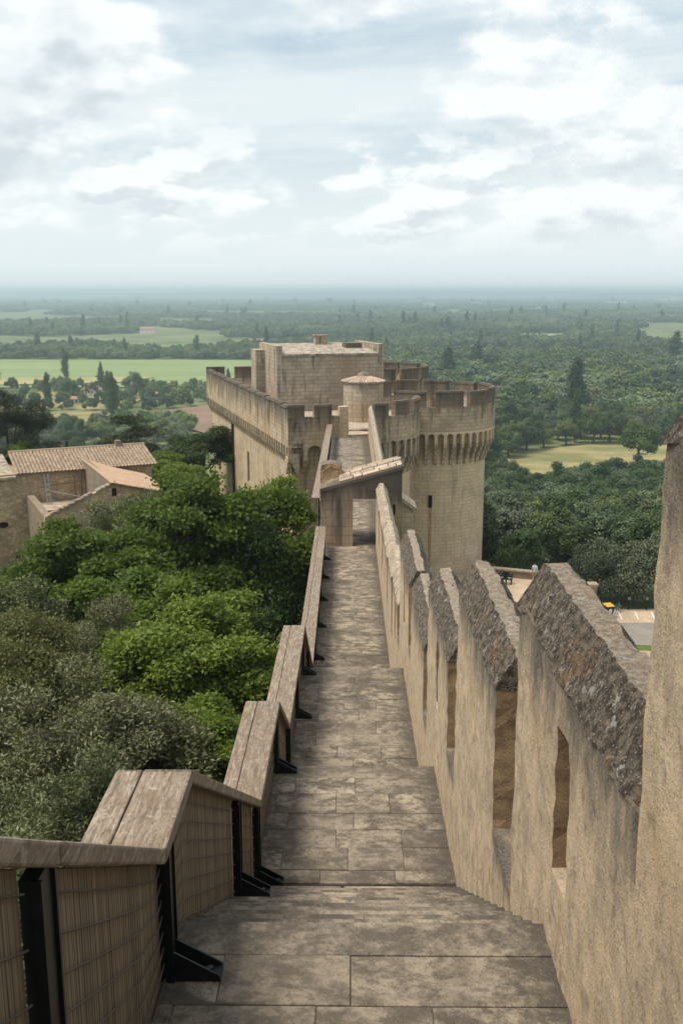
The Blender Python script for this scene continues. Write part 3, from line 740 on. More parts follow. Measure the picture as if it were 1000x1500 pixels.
# ------------------------------------------------------------------ small gatehouse on the walk
gh = empty('walk_gatehouse', (0.4, 40.5, -10.2)); tag(gh, 'small stone gatehouse with sloping roof and doorway across the rampart walk', 'gatehouse')
def zroof(x): return -7.90+(x+1.18)/(2.1+1.18)*0.93
gx0, gx1, gd0, gd1 = -1.18, 2.10, 0.12, 1.20
def gate_wall(y0, y1):
    m = MB()
    def col(xa, xb, z0):
        m.hexa([(xa, y0, z0), (xb, y0, z0), (xb, y1, z0), (xa, y1, z0)], [(xa, y0, zroof(xa)), (xb, y0, zroof(xb)), (xb, y1, zroof(xb)), (xa, y1, zroof(xa))])
    col(gx0, gd0, -10.9); col(gd0, gd1, -8.18); col(gd1, gx1, -16)
    return m
gate_wall(39.5, 39.95).build('front_wall', 'ashlar_gate', gh)
gate_wall(41.35, 41.8).build('rear_wall', 'ashlar_gate', gh)
m = MB(); m.box(1.58, 2.098, 39.95, 41.35, -16, -7.3); m.build('side_wall', 'ashlar', gh)
m = MB(); m.hexa([(-1.22, 39.45, zroof(-1.22)+.005), (2.16, 39.45, zroof(2.16)+.005), (2.16, 41.9, zroof(2.16)+.005), (-1.22, 41.9, zroof(-1.22)+.005)], [(-1.22, 39.45, zroof(-1.22)+.14), (2.16, 39.45, zroof(2.16)+.14), (2.16, 41.9, zroof(2.16)+.14), (-1.22, 41.9, zroof(-1.22)+.14)])
rfm = m.build('roof_bed', 'ashlar_gate', gh)
for r_ in range(4):
    x = -0.45
    while x < 2.0:
        wd = random.uniform(0.35, 0.7); xb = min(2.12, x+wd); ya = 39.62+r_*0.56; d = random.uniform(0.0, 0.05); e = 0.03*random.random()
        a = [(x+e, ya), (xb-.03, ya+e), (xb-.03, ya+0.53), (x, ya+0.53-e)]
        m = MB(); m.hexa([(p, q, zroof(p)+.145) for p, q in a], [(p, q, zroof(p)+.20+d) for p, q in a])
        m.build('roof_stone', random.choice(['tile', 'cope', 'roof_slab', 'tile_old']), gh, loc=Vector(((x+xb)/2, ya, zroof(x)+.145))-worldloc(gh), bevel=0.02)
        x = xb
m = MB(); m.box(1.75, 1.83, 39.48, 39.6, -8.85, -8.4); m.build('arrow_slit', 'void', gh)
# rubble pier left of the roof
vs, fs, wear = cells_mesh([41.0, 42.0], [-9.0, -6.95], [], -1.25, -0.35, 0.10, -6.9, 0.16)
o = MB().add([(x-0.12*max(0, z+7.4)*(1 if x > -0.8 else -1), y, z-0.25*abs(x+0.8)*(z > -7.2)) for x, y, z in vs], fs).build('rubble_pier', 'worn', gh)
at = o.data.attributes.new('wear', 'FLOAT', 'POINT'); at.data.foreach_set('value', wear)

# ------------------------------------------------------------------ castle
PH = R(17); EX = Vector((math.cos(PH), math.sin(PH), 0)); EY = Vector((-math.sin(PH), math.cos(PH), 0))
C0 = Vector((-4.59, 73.0, 0))
class Path:
    def __init__(s, pts):
        s.p = [Vector((a[0], a[1], 0)) for a in pts]; s.l = [0.0]
        for a, b in zip(s.p[:-1], s.p[1:]): s.l.append(s.l[-1]+(b-a).length)
        s.L = s.l[-1]
    def at(s, q):
        q = min(max(q, 0), s.L)
        for i in range(len(s.p)-1):
            if q <= s.l[i+1]+1e-9:
                a, b = s.p[i], s.p[i+1]; d = (b-a).normalized(); t = q-s.l[i]
                return a+d*t, Vector((d.y, -d.x, 0))
    def off(s, q, o, z):
        p, n = s.at(q); v = p+n*o; return (v.x, v.y, z)
    def breaks(s, a, b, step=0.5):
        k = [x for x in s.l if a+1e-4 < x < b-1e-4]
        q = [a]+k+[b]
        if len(k) == 0 and s.curved: n = max(1, int((b-a)/step)); q = [a+(b-a)*i/n for i in range(n+1)]
        return q
    curved = False
def block(m, P, s0, s1, z0, z1, o0, o1):
    q = P.breaks(s0, s1)
    for i, (a, b) in enumerate(zip(q[:-1], q[1:])):
        A = [P.off(a, o1, z0), P.off(b, o1, z0), P.off(b, o0, z0), P.off(a, o0, z0)]; B = [(x, y, z1) for x, y, _ in A]
        vs = A+B
        fs = [(0, 1, 5, 4), (2, 3, 7, 6), (3, 2, 1, 0), (4, 5, 6, 7)]
        uv = [[(a, z0), (b, z0), (b, z1), (a, z1)], [(b, z0), (a, z0), (a, z1), (b, z1)], [(a, 0), (b, 0), (b, 1), (a, 1)], [(a, 0), (b, 0), (b, .5), (a, .5)]]
        if i == 0: fs.append((3, 0, 4, 7)); uv.append([(0, z0), (.5, z0), (.5, z1), (0, z1)])
        if i == len(q)-2: fs.append((1, 2, 6, 5)); uv.append([(0, z0), (.5, z0), (.5, z1), (0, z1)])
        m.add(vs, fs, uv)
def corbel_mesh(nstep, h, w_, reach):
    m = MB(); th = h/nstep
    for k in range(nstep):
        p = reach*(k+1)/nstep; z0 = -h+k*th; z1 = z0+th
        pr = [(-0.12, z0), (p-0.12, z0), (p-0.03, z0+th*0.25), (p, z0+th*0.55), (p, z1-0.02), (-0.12, z1-0.02)]
        n = len(pr); vs = [(x, -w_/2, z) for x, z in pr]+[(x, w_/2, z) for x, z in pr]
        m.add(vs, [tuple(range(n)), tuple(range(2*n-1, n-1, -1))]+[(i, i+n, (i+1) % n+n, (i+1) % n) for i in range(n)])
    me = m.mesh('corbel'); me.materials.append(M['cope2']); return me
M['cope2'] = m_ashlar('corbel_stone', (0.45, 0.355, 0.25), (0.38, 0.30, 0.21), (0.3, 0.24, 0.17), 0.45, seed=0.4, bw=3, rh=3)
def machicolation(root, P, bay, zc, zband, reach, ch, nstep, mat, cw_=0.26, ends=True):
    n = max(1, int(round(P.L/bay))); b = P.L/n; me = corbel_mesh(nstep, ch, cw_, reach); m = MB(); th = 0.36; loc0 = worldloc(root)
    for i in range(n+1):
        s = min(max(i*b, 0.14), P.L-0.14); p, nn = P.at(s); base = p-nn*reach
        inst(me, 'corbel', Vector((base.x, base.y, zc))-loc0, math.atan2(nn.y, nn.x), root)
    pw = 0.13; r = (b-2*pw)/2; K = 7
    for i in range(n):
        s0 = i*b; zs = zband-0.16-r
        def F(s, z): return P.off(s, 0, z)
        def B(s, z): return P.off(s, -th, z)
        for a, c in ((s0, s0+pw), (s0+b-pw, s0+b)):
            m.add([F(a, zc), F(c, zc), F(c, zband), F(a, zband)], [(0, 1, 2, 3)], [[(a, zc), (c, zc), (c, zband), (a, zband)]])
            m.add([F(a, zc), B(a, zc), B(c, zc), F(c, zc)], [(0, 1, 2, 3)])
        arc = [(s0+pw, zc)]+[(s0+pw+r-r*math.cos(math.pi*k/K), zs+r*math.sin(math.pi*k/K)) for k in range(K+1)]+[(s0+b-pw, zc)]
        for k in range(1, len(arc)-2):
            (a, za), (c, zc_) = arc[k], arc[k+1]
            m.add([F(a, za), F(c, zc_), F(c, zband), F(a, zband)], [(0, 1, 2, 3)], [[(a, za), (c, zc_), (c, zband), (a, zband)]])
        for k in range(len(arc)-1):
            (a, za), (c, zc_) = arc[k], arc[k+1]
            m.add([F(a, za), B(a, za), B(c, zc_), F(c, zc_)], [(0, 1, 2, 3)], [[(a, za), (a, za+.3), (c, zc_+.3), (c, zc_)]])
    m.build('arch_band', mat, root)
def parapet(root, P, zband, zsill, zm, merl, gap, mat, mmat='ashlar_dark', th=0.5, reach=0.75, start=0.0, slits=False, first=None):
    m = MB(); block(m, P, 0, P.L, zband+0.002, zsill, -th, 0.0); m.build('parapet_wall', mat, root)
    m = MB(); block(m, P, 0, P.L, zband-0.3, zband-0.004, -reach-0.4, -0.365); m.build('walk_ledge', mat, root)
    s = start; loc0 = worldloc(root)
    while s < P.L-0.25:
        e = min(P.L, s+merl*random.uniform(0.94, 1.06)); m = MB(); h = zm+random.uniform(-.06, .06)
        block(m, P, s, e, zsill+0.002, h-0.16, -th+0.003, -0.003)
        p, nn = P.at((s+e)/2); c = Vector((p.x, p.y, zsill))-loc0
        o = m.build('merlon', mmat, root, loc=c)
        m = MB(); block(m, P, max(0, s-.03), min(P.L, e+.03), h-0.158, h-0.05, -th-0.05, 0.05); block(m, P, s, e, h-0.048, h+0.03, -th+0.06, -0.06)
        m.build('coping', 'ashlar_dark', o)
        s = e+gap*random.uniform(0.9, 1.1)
def arc_path(cx, cy, r, a0, a1, n):
    P = Path([(cx+r*math.cos(R(a0+(a1-a0)*i/n)), cy+r*math.sin(R(a0+(a1-a0)*i/n))) for i in range(n+1)]); P.curved = False; return P

# square block
sq = empty('square_castle_block', (-4.6, 80, -28)); tag(sq, 'long square stone castle block with machicolated left wall', 'castle')
cornL = C0; cornF = C0+EY*38.0; jambL = C0+EX*4.05; farR = Vector((1.0, 113.5, 0))
REACH = 0.75
def L2W(lx, ly): v = C0+EX*lx+EY*ly; return (v.x, v.y)
body = [L2W(REACH, REACH), (3.0, 76.1), (4.85, 80.2), (4.9, 82.2), (7.0, 88.2), (5.0, 112), (-1.0, 113.0), L2W(REACH, 38-REACH)]
m = MB(); m.prism(body, -31, -10.62)
m.build('body', 'ashlar', sq)
m = MB(); m.prism([(x*0.995, y*0.9995+0.02) for x, y in body], -10.618, -10.60); m.build('terrace_floor', 'terrace', sq)
# left wall skin with two recessed windows
def skin_wall():
    m = MB(); wins = ((16.2, 17.2, -17.0, -14.2), (6.2, 7.1, -17.2, -14.9)); u = [0.0]; 
    for a, b, *_ in sorted(wins): u += [a, b]
    u.append(36.5); zs = sorted({-31.0, -10.64, *[z for q in wins for z in q[2:]]})
    for a, b in zip(u[:-1], u[1:]):
        for z0, z1 in zip(zs[:-1], zs[1:]):
            uc, zc = (a+b)/2, (z0+z1)/2
            if any(q[0] < uc < q[1] and q[2] < zc < q[3] for q in wins): continue
            A = [L2W(REACH-0.32, REACH+a), L2W(REACH-0.003, REACH+a), L2W(REACH-0.003, REACH+b), L2W(REACH-0.32, REACH+b)]
            m.hexa([(x, y, z0) for x, y in A], [(x, y, z1) for x, y in A])
    m.build('left_wall_facing', 'ashlar', sq)
    for a, b, z0, z1 in wins:
        A = [L2W(REACH-0.1, REACH+a), L2W(REACH-0.005, REACH+a), L2W(REACH-0.005, REACH+b), L2W(REACH-0.1, REACH+b)]
        o = MB().hexa([(x, y, z0) for x, y in A], [(x, y, z1) for x, y in A]).build('window', 'void', sq)
        m = MB()
        for k in range(1, 4):
            q = z0+(z1-z0)*k/4; A = [L2W(REACH-0.2, REACH+a), L2W(REACH-0.16, REACH+a), L2W(REACH-0.16, REACH+b), L2W(REACH-0.2, REACH+b)]
            m.hexa([(x, y, q-.02) for x, y in A], [(x, y, q+.02) for x, y in A])
        m.build('window_bar', 'rust', o)
skin_wall()
x, y = L2W(REACH-0.42, 24.5); MB().tube([(x, y, -31), (x, y, -11.8)], 0.14, 8).build('drain_pipe', 'steel', sq)
PL = Path([(cornF.x, cornF.y), (cornL.x, cornL.y)])
machicolation(sq, PL, 0.82, -11.75, -11.0, 0.75, 1.5, 4, 'ashlar_top')
parapet(sq, PL, -11.0, -8.75, -8.2, 1.75, 0.14, 'ashlar_top', 'ashlar_top')
# arrow slits along the left parapet
for s in [3.2+2.35*k for k in range(14)]:
    p, n = PL.at(s); v = p+n*0.004; a = math.atan2(n.y, n.x)
    m = MB(); m.box(-0.05, 0.004, -0.05, 0.05, -0.55, 0.55); o = m.build('arrow_slit', 'void', sq, loc=Vector((0, 0, 0))); o.data.transform(__import__('mathutils').Matrix.Translation(worldloc(sq)))
    o.location = Vector((v.x, v.y, -9.7))-worldloc(sq); o.rotation_euler = (0, 0, a)
PN = Path([(cornL.x+EX.x*0.01, cornL.y+EX.y*0.01), (jambL.x, jambL.y)])
machicolation(sq, PN, 1.33, -12.0, -11.0, 0.75, 1.35, 3, 'ashlar_top', 0.34)
parapet(sq, PN, -11.0, -9.05, -8.2, 1.32, 0.85, 'ashlar_top', start=0.0)
m = MB(); v = jambL; m.prism([(v.x-0.05, v.y-.1), (v.x+0.6, v.y+0.1), (v.x+0.42, v.y+0.8), (v.x-0.2, v.y+0.6)], -11.6, -8.35); m.build('jamb_pier', 'ashlar', sq)
PF = Path([(farR.x, farR.y), (cornF.x, cornF.y)])
parapet(sq, PF, -11.0, -9.2, -7.95, 1.9, 1.2, 'ashlar_top')
# rounded flank between the walk and the round tower
fl = [(1.85, 75.25), (2.75, 75.5)]+[(1.2+4.4*math.cos(R(a)), 80.2+4.4*math.sin(R(a))) for a in range(-66, 1, 6)]+[(5.6, 82.5)]
PK = Path(fl)
machicolation(sq, PK, 0.80, -12.3, -11.05, 0.75, 1.75, 4, 'ashlar_top')
parapet(sq, PK, -11.05, -9.3, -8.2, 1.45, 0.75, 'ashlar_top')
m = MB(); q = [PK.off(s, -REACH, 0)[:2] for s in np.linspace(0, PK.L, 18)]+[(3.0, 83)]
m.prism(q, -31, -10.65); m.build('flank_wall', 'ashlar_tower', sq)

def round_tower(name, label, cx, cy, rp, a0, a1, zoff=0.0, corbels=True):
    root = empty(name, (cx, cy, -30)); tag(root, label, 'tower')
    rb = rp-0.75; n = 72; m = MB(); z0, z1 = -31, -10.6+zoff
    for i in range(n):
        t0, t1 = 2*math.pi*i/n, 2*math.pi*(i+1)/n
        A = (cx+rb*math.cos(t0), cy+rb*math.sin(t0)); B = (cx+rb*math.cos(t1), cy+rb*math.sin(t1))
        m.add([(*A, z0), (*B, z0), (*B, z1), (*A, z1)], [(0, 1, 2, 3)], [[(rb*t0, z0), (rb*t1, z0), (rb*t1, z1), (rb*t0, z1)]])
    m.build('body', 'ashlar_tower', root, smooth=True)
    m = MB(); m.add([(cx+(rb+.5)*math.cos(2*math.pi*i/n), cy+(rb+.5)*math.sin(2*math.pi*i/n), z1+0.012) for i in range(n)], [tuple(range(n))]); m.build('terrace_floor', 'terrace', root)
    P = arc_path(cx, cy, rp, a0, a1, int((a1-a0)/5))
    if corbels: machicolation(root, P, 0.79, -12.45+zoff, -11.4+zoff, 0.75, 1.85, 4, 'ashlar_tower')
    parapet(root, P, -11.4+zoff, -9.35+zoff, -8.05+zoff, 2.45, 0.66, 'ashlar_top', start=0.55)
    return root
T1 = (7.0, 88.2)
rt = round_tower('round_tower', 'big round machicolated stone tower nearest the camera', T1[0], T1[1], 5.75, -128, 205)
def m_rust():
    t = NT('rust_streak_stain'); p = t.pos(); n = t.noise(t.mapv(p, (5, 5, 0.5)), 1.0, 5, 0.65)
    t.color(t.mix(n, (0.40, 0.20, 0.08), (0.46, 0.31, 0.18))); t.set(t.bsdf.inputs['Alpha'], t.ramp(n, 0.36, 0.62, 0.05, 0.75)); return t.m
M['ruststain'] = m_rust()
def tower_slit(root, ang, z0, z1, wd, stain=False):
    cx, cy = T1; rb = 5.0; a = R(ang); x, y = cx+rb*math.cos(a), cy+rb*math.sin(a)
    m = MB(); m.box(-0.3, 0.015, -wd/2, wd/2, z0, z1)
    o = m.build('arrow_slit', 'void', root); o.data.transform(__import__('mathutils').Matrix.Translation(worldloc(root)))
    o.location = Vector((x, y, 0))-worldloc(root); o.rotation_euler = (0, 0, a)
    if stain:
        m = MB(); n = 5
        for i in range(n):
            for k in range(10):
                za, zb = z0-0.02-k*0.62, z0-0.02-(k+1)*0.62; q = [R(ang)+(j/n-.5)*0.062*(1-.03*k) for j in (i, i+1)]
                m.add([(cx+(rb+.006)*math.cos(t), cy+(rb+.006)*math.sin(t), z) for t, z in ((q[0], zb), (q[1], zb), (q[1], za), (q[0], za))], [(0, 1, 2, 3)])
        m.build('rust_streak', 'ruststain', root)
    return o
tower_slit(rt, -92, -18.0, -16.9, 0.34, True)
tower_slit(rt, -18, -10.6, -9.9, 0.4)
round_tower('round_tower', 'second round stone tower, partly hidden behind the keep', 3.0, 112.0, 5.75, -100, 200, 0.12, False)

# keep on the terrace
kp = empty('keep_building', (-6.6, 90, -10.6)); tag(kp, 'plain rectangular stone keep with sloping slab roof on the castle terrace', 'keep')
K0 = Vector((-6.6, 90.0, 0))
def KW(lx, ly, z): v = K0+EX*lx+EY*ly; return (v.x, v.y, z)
W_, D_ = 10.15, 7.4
def kbox(name, mat, x0, x1, y0, y1, z0, z1, za=None, bev=0.0, parent=None):
    za = z1 if za is None else za
    m = MB(); m.hexa([KW(x0, y0, z0), KW(x1, y0, z0), KW(x1, y1, z0), KW(x0, y1, z0)], [KW(x0, y0, z1), KW(x1, y0, z1), KW(x1, y1, za), KW(x0, y1, za)])
    return m.build(name, mat, parent or kp, bevel=bev)
kbox('wall', 'ashlar_grey', 0.52, W_-0.52, 0.02, D_, -10.58, -5.62, -5.0)
kbox('gable_wall', 'ashlar_grey', 0, 0.55, 0, D_+0.1, -10.58, -4.72)
kbox('gable_wall', 'ashlar_grey', W_-0.55, W_, 0, D_+0.1, -10.58, -4.66)
kr = kbox('roof', 'roof_slab', 0.56, W_-0.56, -0.12, D_+0.1, -5.61, -5.45, -4.85)
kr.data.transform(__import__('mathutils').Matrix.Identity(4))
kbox('chimney', 'ashlar_grey', 5.3, 6.5, 6.2, 6.9, -5.0, -4.15); kbox('chimney_cap', 'roof_slab', 5.2, 6.6, 6.1, 7.0, -4.148, -4.02)
kbox('roof_hatch', 'ashlar_dark', 7.5, 9.1, 3.4, 4.6, -5.4, -4.72)
kbox('side_turret', 'ashlar_grey', -0.9, -0.01, 4.8, 7.0, -10.58, -5.3)
for k in range(5): kbox('bench_stone', 'cope', -2.6-0.1*k, -2.0, 1.5+1.6*k, 2.2+1.6*k, -10.58, -9.2+0.1*(k % 2))
# stair turret with tiled cone
tu = empty('stair_turret', (1.1, 84.2, -10.6)); tag(tu, 'short round stair turret with low clay-tiled cone roof', 'turret')
m = MB(); n = 40; r_ = 1.68
for i in range(n):
    t0, t1 = 2*math.pi*i/n, 2*math.pi*(i+1)/n
    m.add([(1.1+r_*math.cos(t), 84.2+r_*math.sin(t), z) for t, z in ((t0, -10.62), (t1, -10.62), (t1, -7.3), (t0, -7.3))], [(0, 1, 2, 3)], [[(r_*t0, -10.62), (r_*t1, -10.62), (r_*t1, -7.3), (r_*t0, -7.3)]])
m.build('drum', 'ashlar_grey', tu, smooth=True)
m = MB()
for ring in range(5):
    ra, rb = 1.86-ring*0.37, 1.86-(ring+1)*0.37-0.1; za = -7.30+ring*0.10; zb = za+0.13; nt_ = max(8, int(2*math.pi*ra/0.26))
    for i in range(nt_):
        t = 2*math.pi*(i+0.5*(ring % 2))/nt_; ct, st = math.cos(t), math.sin(t); hw = math.pi*ra/nt_*0.92
        prof_ = [(-hw, 0), (-hw*0.6, 0.06), (0, 0.085), (hw*0.6, 0.06), (hw, 0)]; j = random.uniform(-.02, .02)
        vs = []
        for rr, zz in ((ra+j, za), (max(0.02, rb), zb)):
            sc_ = rr/ra
            for l, h in prof_: vs.append((1.1+rr*ct-l*sc_*st, 84.2+rr*st+l*sc_*ct, zz+h))
        m.add(vs, [(k, k+1, k+6, k+5) for k in range(4)]+[(0, 1, 2, 3, 4)])
o = m.build('roof_tiles', 'tile_old', tu); o['kind'] = 'stuff'
m = MB(); m.prism([(1.1+1.8*math.cos(2*math.pi*i/24), 84.2+1.8*math.sin(2*math.pi*i/24)) for i in range(24)], -7.42, -7.31); m.build('eaves', 'cope', tu)
m = MB(); m.prism([(1.1+.45*math.cos(2*math.pi*i/12), 84.2+.45*math.sin(2*math.pi*i/12)) for i in range(12)], -6.85, -6.68); m.prism([(1.1+.25*math.cos(2*math.pi*i/12), 84.2+.25*math.sin(2*math.pi*i/12)) for i in range(12)], -6.678, -6.55); m.build('finial', 'cope', tu)
m = MB(); a = R(-38); 
m.box(-0.12, 0.02, -0.1, 0.1, -0.25, 0.25); o = m.build('window', 'void', tu); o.data.transform(__import__('mathutils').Matrix.Translation(worldloc(tu))); o.location = (r_*math.cos(a), r_*math.sin(a), 1.25); o.rotation_euler = (0, 0, a)

# ------------------------------------------------------------------ old houses at the left
HA = R(26); HX = Vector((math.cos(HA), math.sin(HA), 0)); HY = Vector((-math.sin(HA), math.cos(HA), 0))
H0 = Vector((-23.9, 70.0, 0))
def HW(lx, ly, z): v = H0+HX*lx+HY*ly; return (v.x, v.y, z)
def hhex(name, mat, parent, x0, x1, y0, y1, z0, ztop):
    """ztop: heights at (x0,y0),(x1,y0),(x1,y1),(x0,y1)"""
    m = MB(); m.hexa([HW(x0, y0, z0), HW(x1, y0, z0), HW(x1, y1, z0), HW(x0, y1, z0)], [HW(x0, y0, ztop[0]), HW(x1, y0, ztop[1]), HW(x1, y1, ztop[2]), HW(x0, y1, ztop[3])])
    return m.build(name, mat, parent)
def tiles(name, mat, parent, a, b, c, d, cw_=0.25, rh=0.36):
    """clay tiles over the quad a,b (eave) c,d (ridge)"""
    a, b, c, d = (Vector(q) for q in (a, b, c, d)); n = int((b-a).length/cw_); r = int((d-a).length/rh)
    nrm = (b-a).cross(d-a).normalized(); m = MB()
    if nrm.z < 0: nrm = -nrm
    m.add([a-nrm*.05, b-nrm*.05, c-nrm*.05, d-nrm*.05], [(0, 1, 2, 3)])
    def Q(u, v): return (a+(b-a)*u)*(1-v)+(d+(c-d)*u)*v
    for j in range(r):
        for i in range(n):
            u0, u1 = (i+.04)/n, (i+.96)/n; v0, v1 = j/r-0.02, (j+1.12)/r; jj = random.uniform(-.012, .012)
            vs = []
            for v, lift in ((v0, 0.035), (min(1.01, v1), 0.0)):
                for k in range(5):
                    t = k/4; h = math.sin(math.pi*t)*0.075
                    vs.append(Q(u0+(u1-u0)*t, v)+nrm*(h+lift)+(c-d).normalized()*jj)
            m.add(vs, [(k, k+1, k+6, k+5) for k in range(4)]+[(0, 1, 2, 3, 4)])
    o = m.build(name, mat, parent); o['kind'] = 'stuff'; return o
ho = empty('stone_farmhouse', (-22, 72, -19.5)); tag(ho, 'old ochre stone house with long clay-tiled roof and small oval window', 'house')
ev, rg = -12.62, -11.72
hhex('wall', 'rubble', ho, -14, 9.9, 0.0, 7.0, -22, (ev-.12, ev-.12, ev-.3, ev-.3))
tiles('roof_tiles', 'tile', ho, HW(0, -0.35, ev-.05), HW(10.3, -0.35, ev-.05), HW(10.3, 3.6, rg), HW(0, 3.6, rg))
tiles('roof_tiles', 'tile', ho, HW(10.3, 7.3, ev-.3), HW(0, 7.3, ev-.3), HW(0, 3.6, rg), HW(10.3, 3.6, rg))
MB().tube([HW(0, 3.6, rg+.03), HW(10.3, 3.6, rg+.03)], 0.13, 8).build('ridge_tiles', 'tile', ho)
m = MB(); m.hexa([HW(-14, -0.3, -13.55), HW(-0.05, -0.3, -13.0), HW(-0.05, 6.8, -12.4), HW(-14, 6.8, -12.9)], [HW(-14, -0.3, -13.4), HW(-0.05, -0.3, -12.85), HW(-0.05, 6.8, -12.25), HW(-14, 6.8, -12.75)]); m.build('low_roof', 'roof_slab', ho)
m = MB(); c = HW(-1.1, -0.03, -16.4)
pts = [(HW(-1.1+0.36*math.cos(t), -0.03, -16.35+0.22*math.sin(t))) for t in [2*math.pi*i/16 for i in range(16)]]; pb = [(x+HY.x*.3, y+HY.y*.3, z) for x, y, z in pts]
m.add(pts+pb, [tuple(range(16))]); m.build('oval_window', 'void', ho)
for (a, z0) in ((-0.4, -19.0), (2.4, -18.7)): hhex('wall_hole', 'void', ho, a, a+0.5, -0.02, 0.2, z0, (z0+.28,)*4)
m = MB(); m.box(-0.15, 0.15, -0.15, 0.15, 0, 0.55); 
o = hhex('chimney', 'rubble_grey', ho, 8.0, 8.4, 3.3, 3.8, rg-.1, (rg+.45,)*4); hhex('chimney', 'steel', ho, 4.3, 4.45, 3.9, 4.05, rg-.1, (rg+.6,)*4)
# wing with a ruined left half
wg = empty('ruined_wing', (-18, 68, -19.5)); tag(wg, 'half-roofed stone wing with sloping pink tile roof and dark doorway', 'house')
wx0, wb, wx1, wy = 0.6, 5.3, 8.7, -8.2
zA, zB, zL = -12.35, -13.35, -14.35
def fwz(x): return zL+(zA-zL)*(x-wx0)/(wb-wx0) if x < wb else zA+(zB-zA)*(x-wb)/(wx1-wb)
m = MB(); op = (2.0, 3.15, -18.6, -15.9); xs = [wx0, op[0], op[1], wb, wx1]
for a, b in zip(xs[:-1], xs[1:]):
    z0 = op[3] if a == op[0] else -22
    m.hexa([HW(a, wy, z0), HW(b, wy, z0), HW(b, wy+.5, z0), HW(a, wy+.5, z0)], [HW(a, wy, fwz(a)), HW(b, wy, fwz(b)), HW(b, wy+.5, fwz(b)), HW(a, wy+.5, fwz(a))])
m.hexa([HW(op[0], wy, -22), HW(op[1], wy, -22), HW(op[1], wy+.5, -22), HW(op[0], wy+.5, -22)], [HW(op[0], wy, op[2]), HW(op[1], wy, op[2]), HW(op[1], wy+.5, op[2]), HW(op[0], wy+.5, op[2])])
m.build('front_wall', 'rubble', wg)
hhex('shutter', 'door_wood', wg, op[0], op[1], wy+.3, wy+.36, op[2], (op[3],)*4)
hhex('lintel', 'cope', wg, op[0]-.3, op[1]+.3, wy-.03, wy+.2, op[3]+.002, (op[3]+.28,)*4)
hhex('left_wall', 'rubble_grey', wg, wx0-0.003, wx0+.5, wy+.503, -0.05, -22, (zL, zL, zL+.1, zL+.1))
hhex('spine_wall', 'rubble_grey', wg, wb-.45, wb-.005, wy+.503, 3.4, -20, (zA, zA, zA+.3, zA+.3))
hhex('right_wall', 'rubble', wg, wx1-.5, wx1-.02, wy+.503, -0.05, -22, (zB-.1,)*4)
tiles('roof_tiles', 'tile_pink', wg, HW(wx1+.35, wy-.3, zB-.02), HW(wx1+.35, 3.4, zB-.02), HW(wb-.45, 3.4, zA+.22), HW(wb-.45, wy-.3, zA+.06), 0.25, 0.4)
for k in range(32):
    x = wx0+0.05+k*0.145; z = fwz(x)
    if 20 < k < 23: continue
    hhex('coping_stone', random.choice(['tile', 'cope', 'rubble_grey']), wg, x, x+.14, wy-.06, wy+.6, z-.02, (z+.1+.1*random.random(),)*2+(z+.12,)*2)
hhex('wall_hole', 'void', wg, 5.0, 5.3, wy-.015, wy+.1, -13.25, (-12.75,)*4)
for a, z in ((3.9, -14.9), (4.6, -14.7)): hhex('wall_hole', 'void', wg, a, a+.2, wy-.012, wy+.1, z, (z+.16,)*4)
hhex('floor_slab', 'terrace', wg, wx0+.5, wb-.46, -3.2, -0.06, -15.3, (-14.9,)*4)
# scaffold in the ruin
sf = empty('scaffold_tower', HW(3.0, -1.5, -14.9)); tag(sf, 'small galvanised scaffold frame standing inside the ruined wing', 'scaffold')
def pole(n_, mt, a, b, r=0.04): MB().tube([HW(*a), HW(*b)], r, 6).build(n_, mt, sf)
for x in (1.9, 2.15): pole('upright', 'galv', (x, -1.2, -14.9), (x-.12, -1.2, -12.7))
for z in (-14.6, -14.2, -13.8, -13.4, -13.0): pole('rung', 'galv', (1.83, -1.2, z), (2.12, -1.2, z), 0.03)
pole('upright', 'galv', (4.3, -1.2, -14.9), (4.05, -1.2, -14.1)); pole('brace', 'galv', (2.1, -1.2, -13.9), (4.2, -1.2, -14.5), 0.03)
for x in (4.0, 4.5): pole('upright', 'rust', (x, -0.5, -14.9), (x, -0.5, -13.0), 0.03)
pole('ledger', 'rust', (2.1, -0.8, -13.6), (4.5, -0.5, -13.5), 0.03)

# ------------------------------------------------------------------ trees
def leaf_mesh(name, P, D, N, ln, wd, tint, clump, mat, bend=0.0):
    """P base, D direction along the leaf, N leaf normal; one quad per leaf"""
    n = len(P); S = np.cross(D, N); S /= np.linalg.norm(S, axis=1, keepdims=True)+1e-9
    ln = np.broadcast_to(ln, n)[:, None]; wd = np.broadcast_to(wd, n)[:, None]
    v = np.empty((n, 4, 3)); v[:, 0] = P; v[:, 1] = P+D*ln*0.5+S*wd*0.5+N*ln*bend; v[:, 2] = P+D*ln; v[:, 3] = P+D*ln*0.5-S*wd*0.5+N*ln*bend
    me = bpy.data.meshes.new(name); me.vertices.add(n*4); me.vertices.foreach_set('co', v.ravel())
    me.loops.add(n*4); me.loops.foreach_set('vertex_index', np.arange(n*4, dtype=np.int32))
    me.polygons.add(n); me.polygons.foreach_set('loop_start', np.arange(0, n*4, 4, dtype=np.int32)); me.polygons.foreach_set('loop_total', np.full(n, 4, dtype=np.int32))
    me.update()
    for nm, arr in (('tint', tint), ('clump', clump)):
        at = me.attributes.new(nm, 'FLOAT', 'FACE'); at.data.foreach_set('value', np.asarray(arr, dtype=np.float32))
    me.materials.append(mat); return me
def unit(a): return a/(np.linalg.norm(a, axis=-1, keepdims=True)+1e-9)
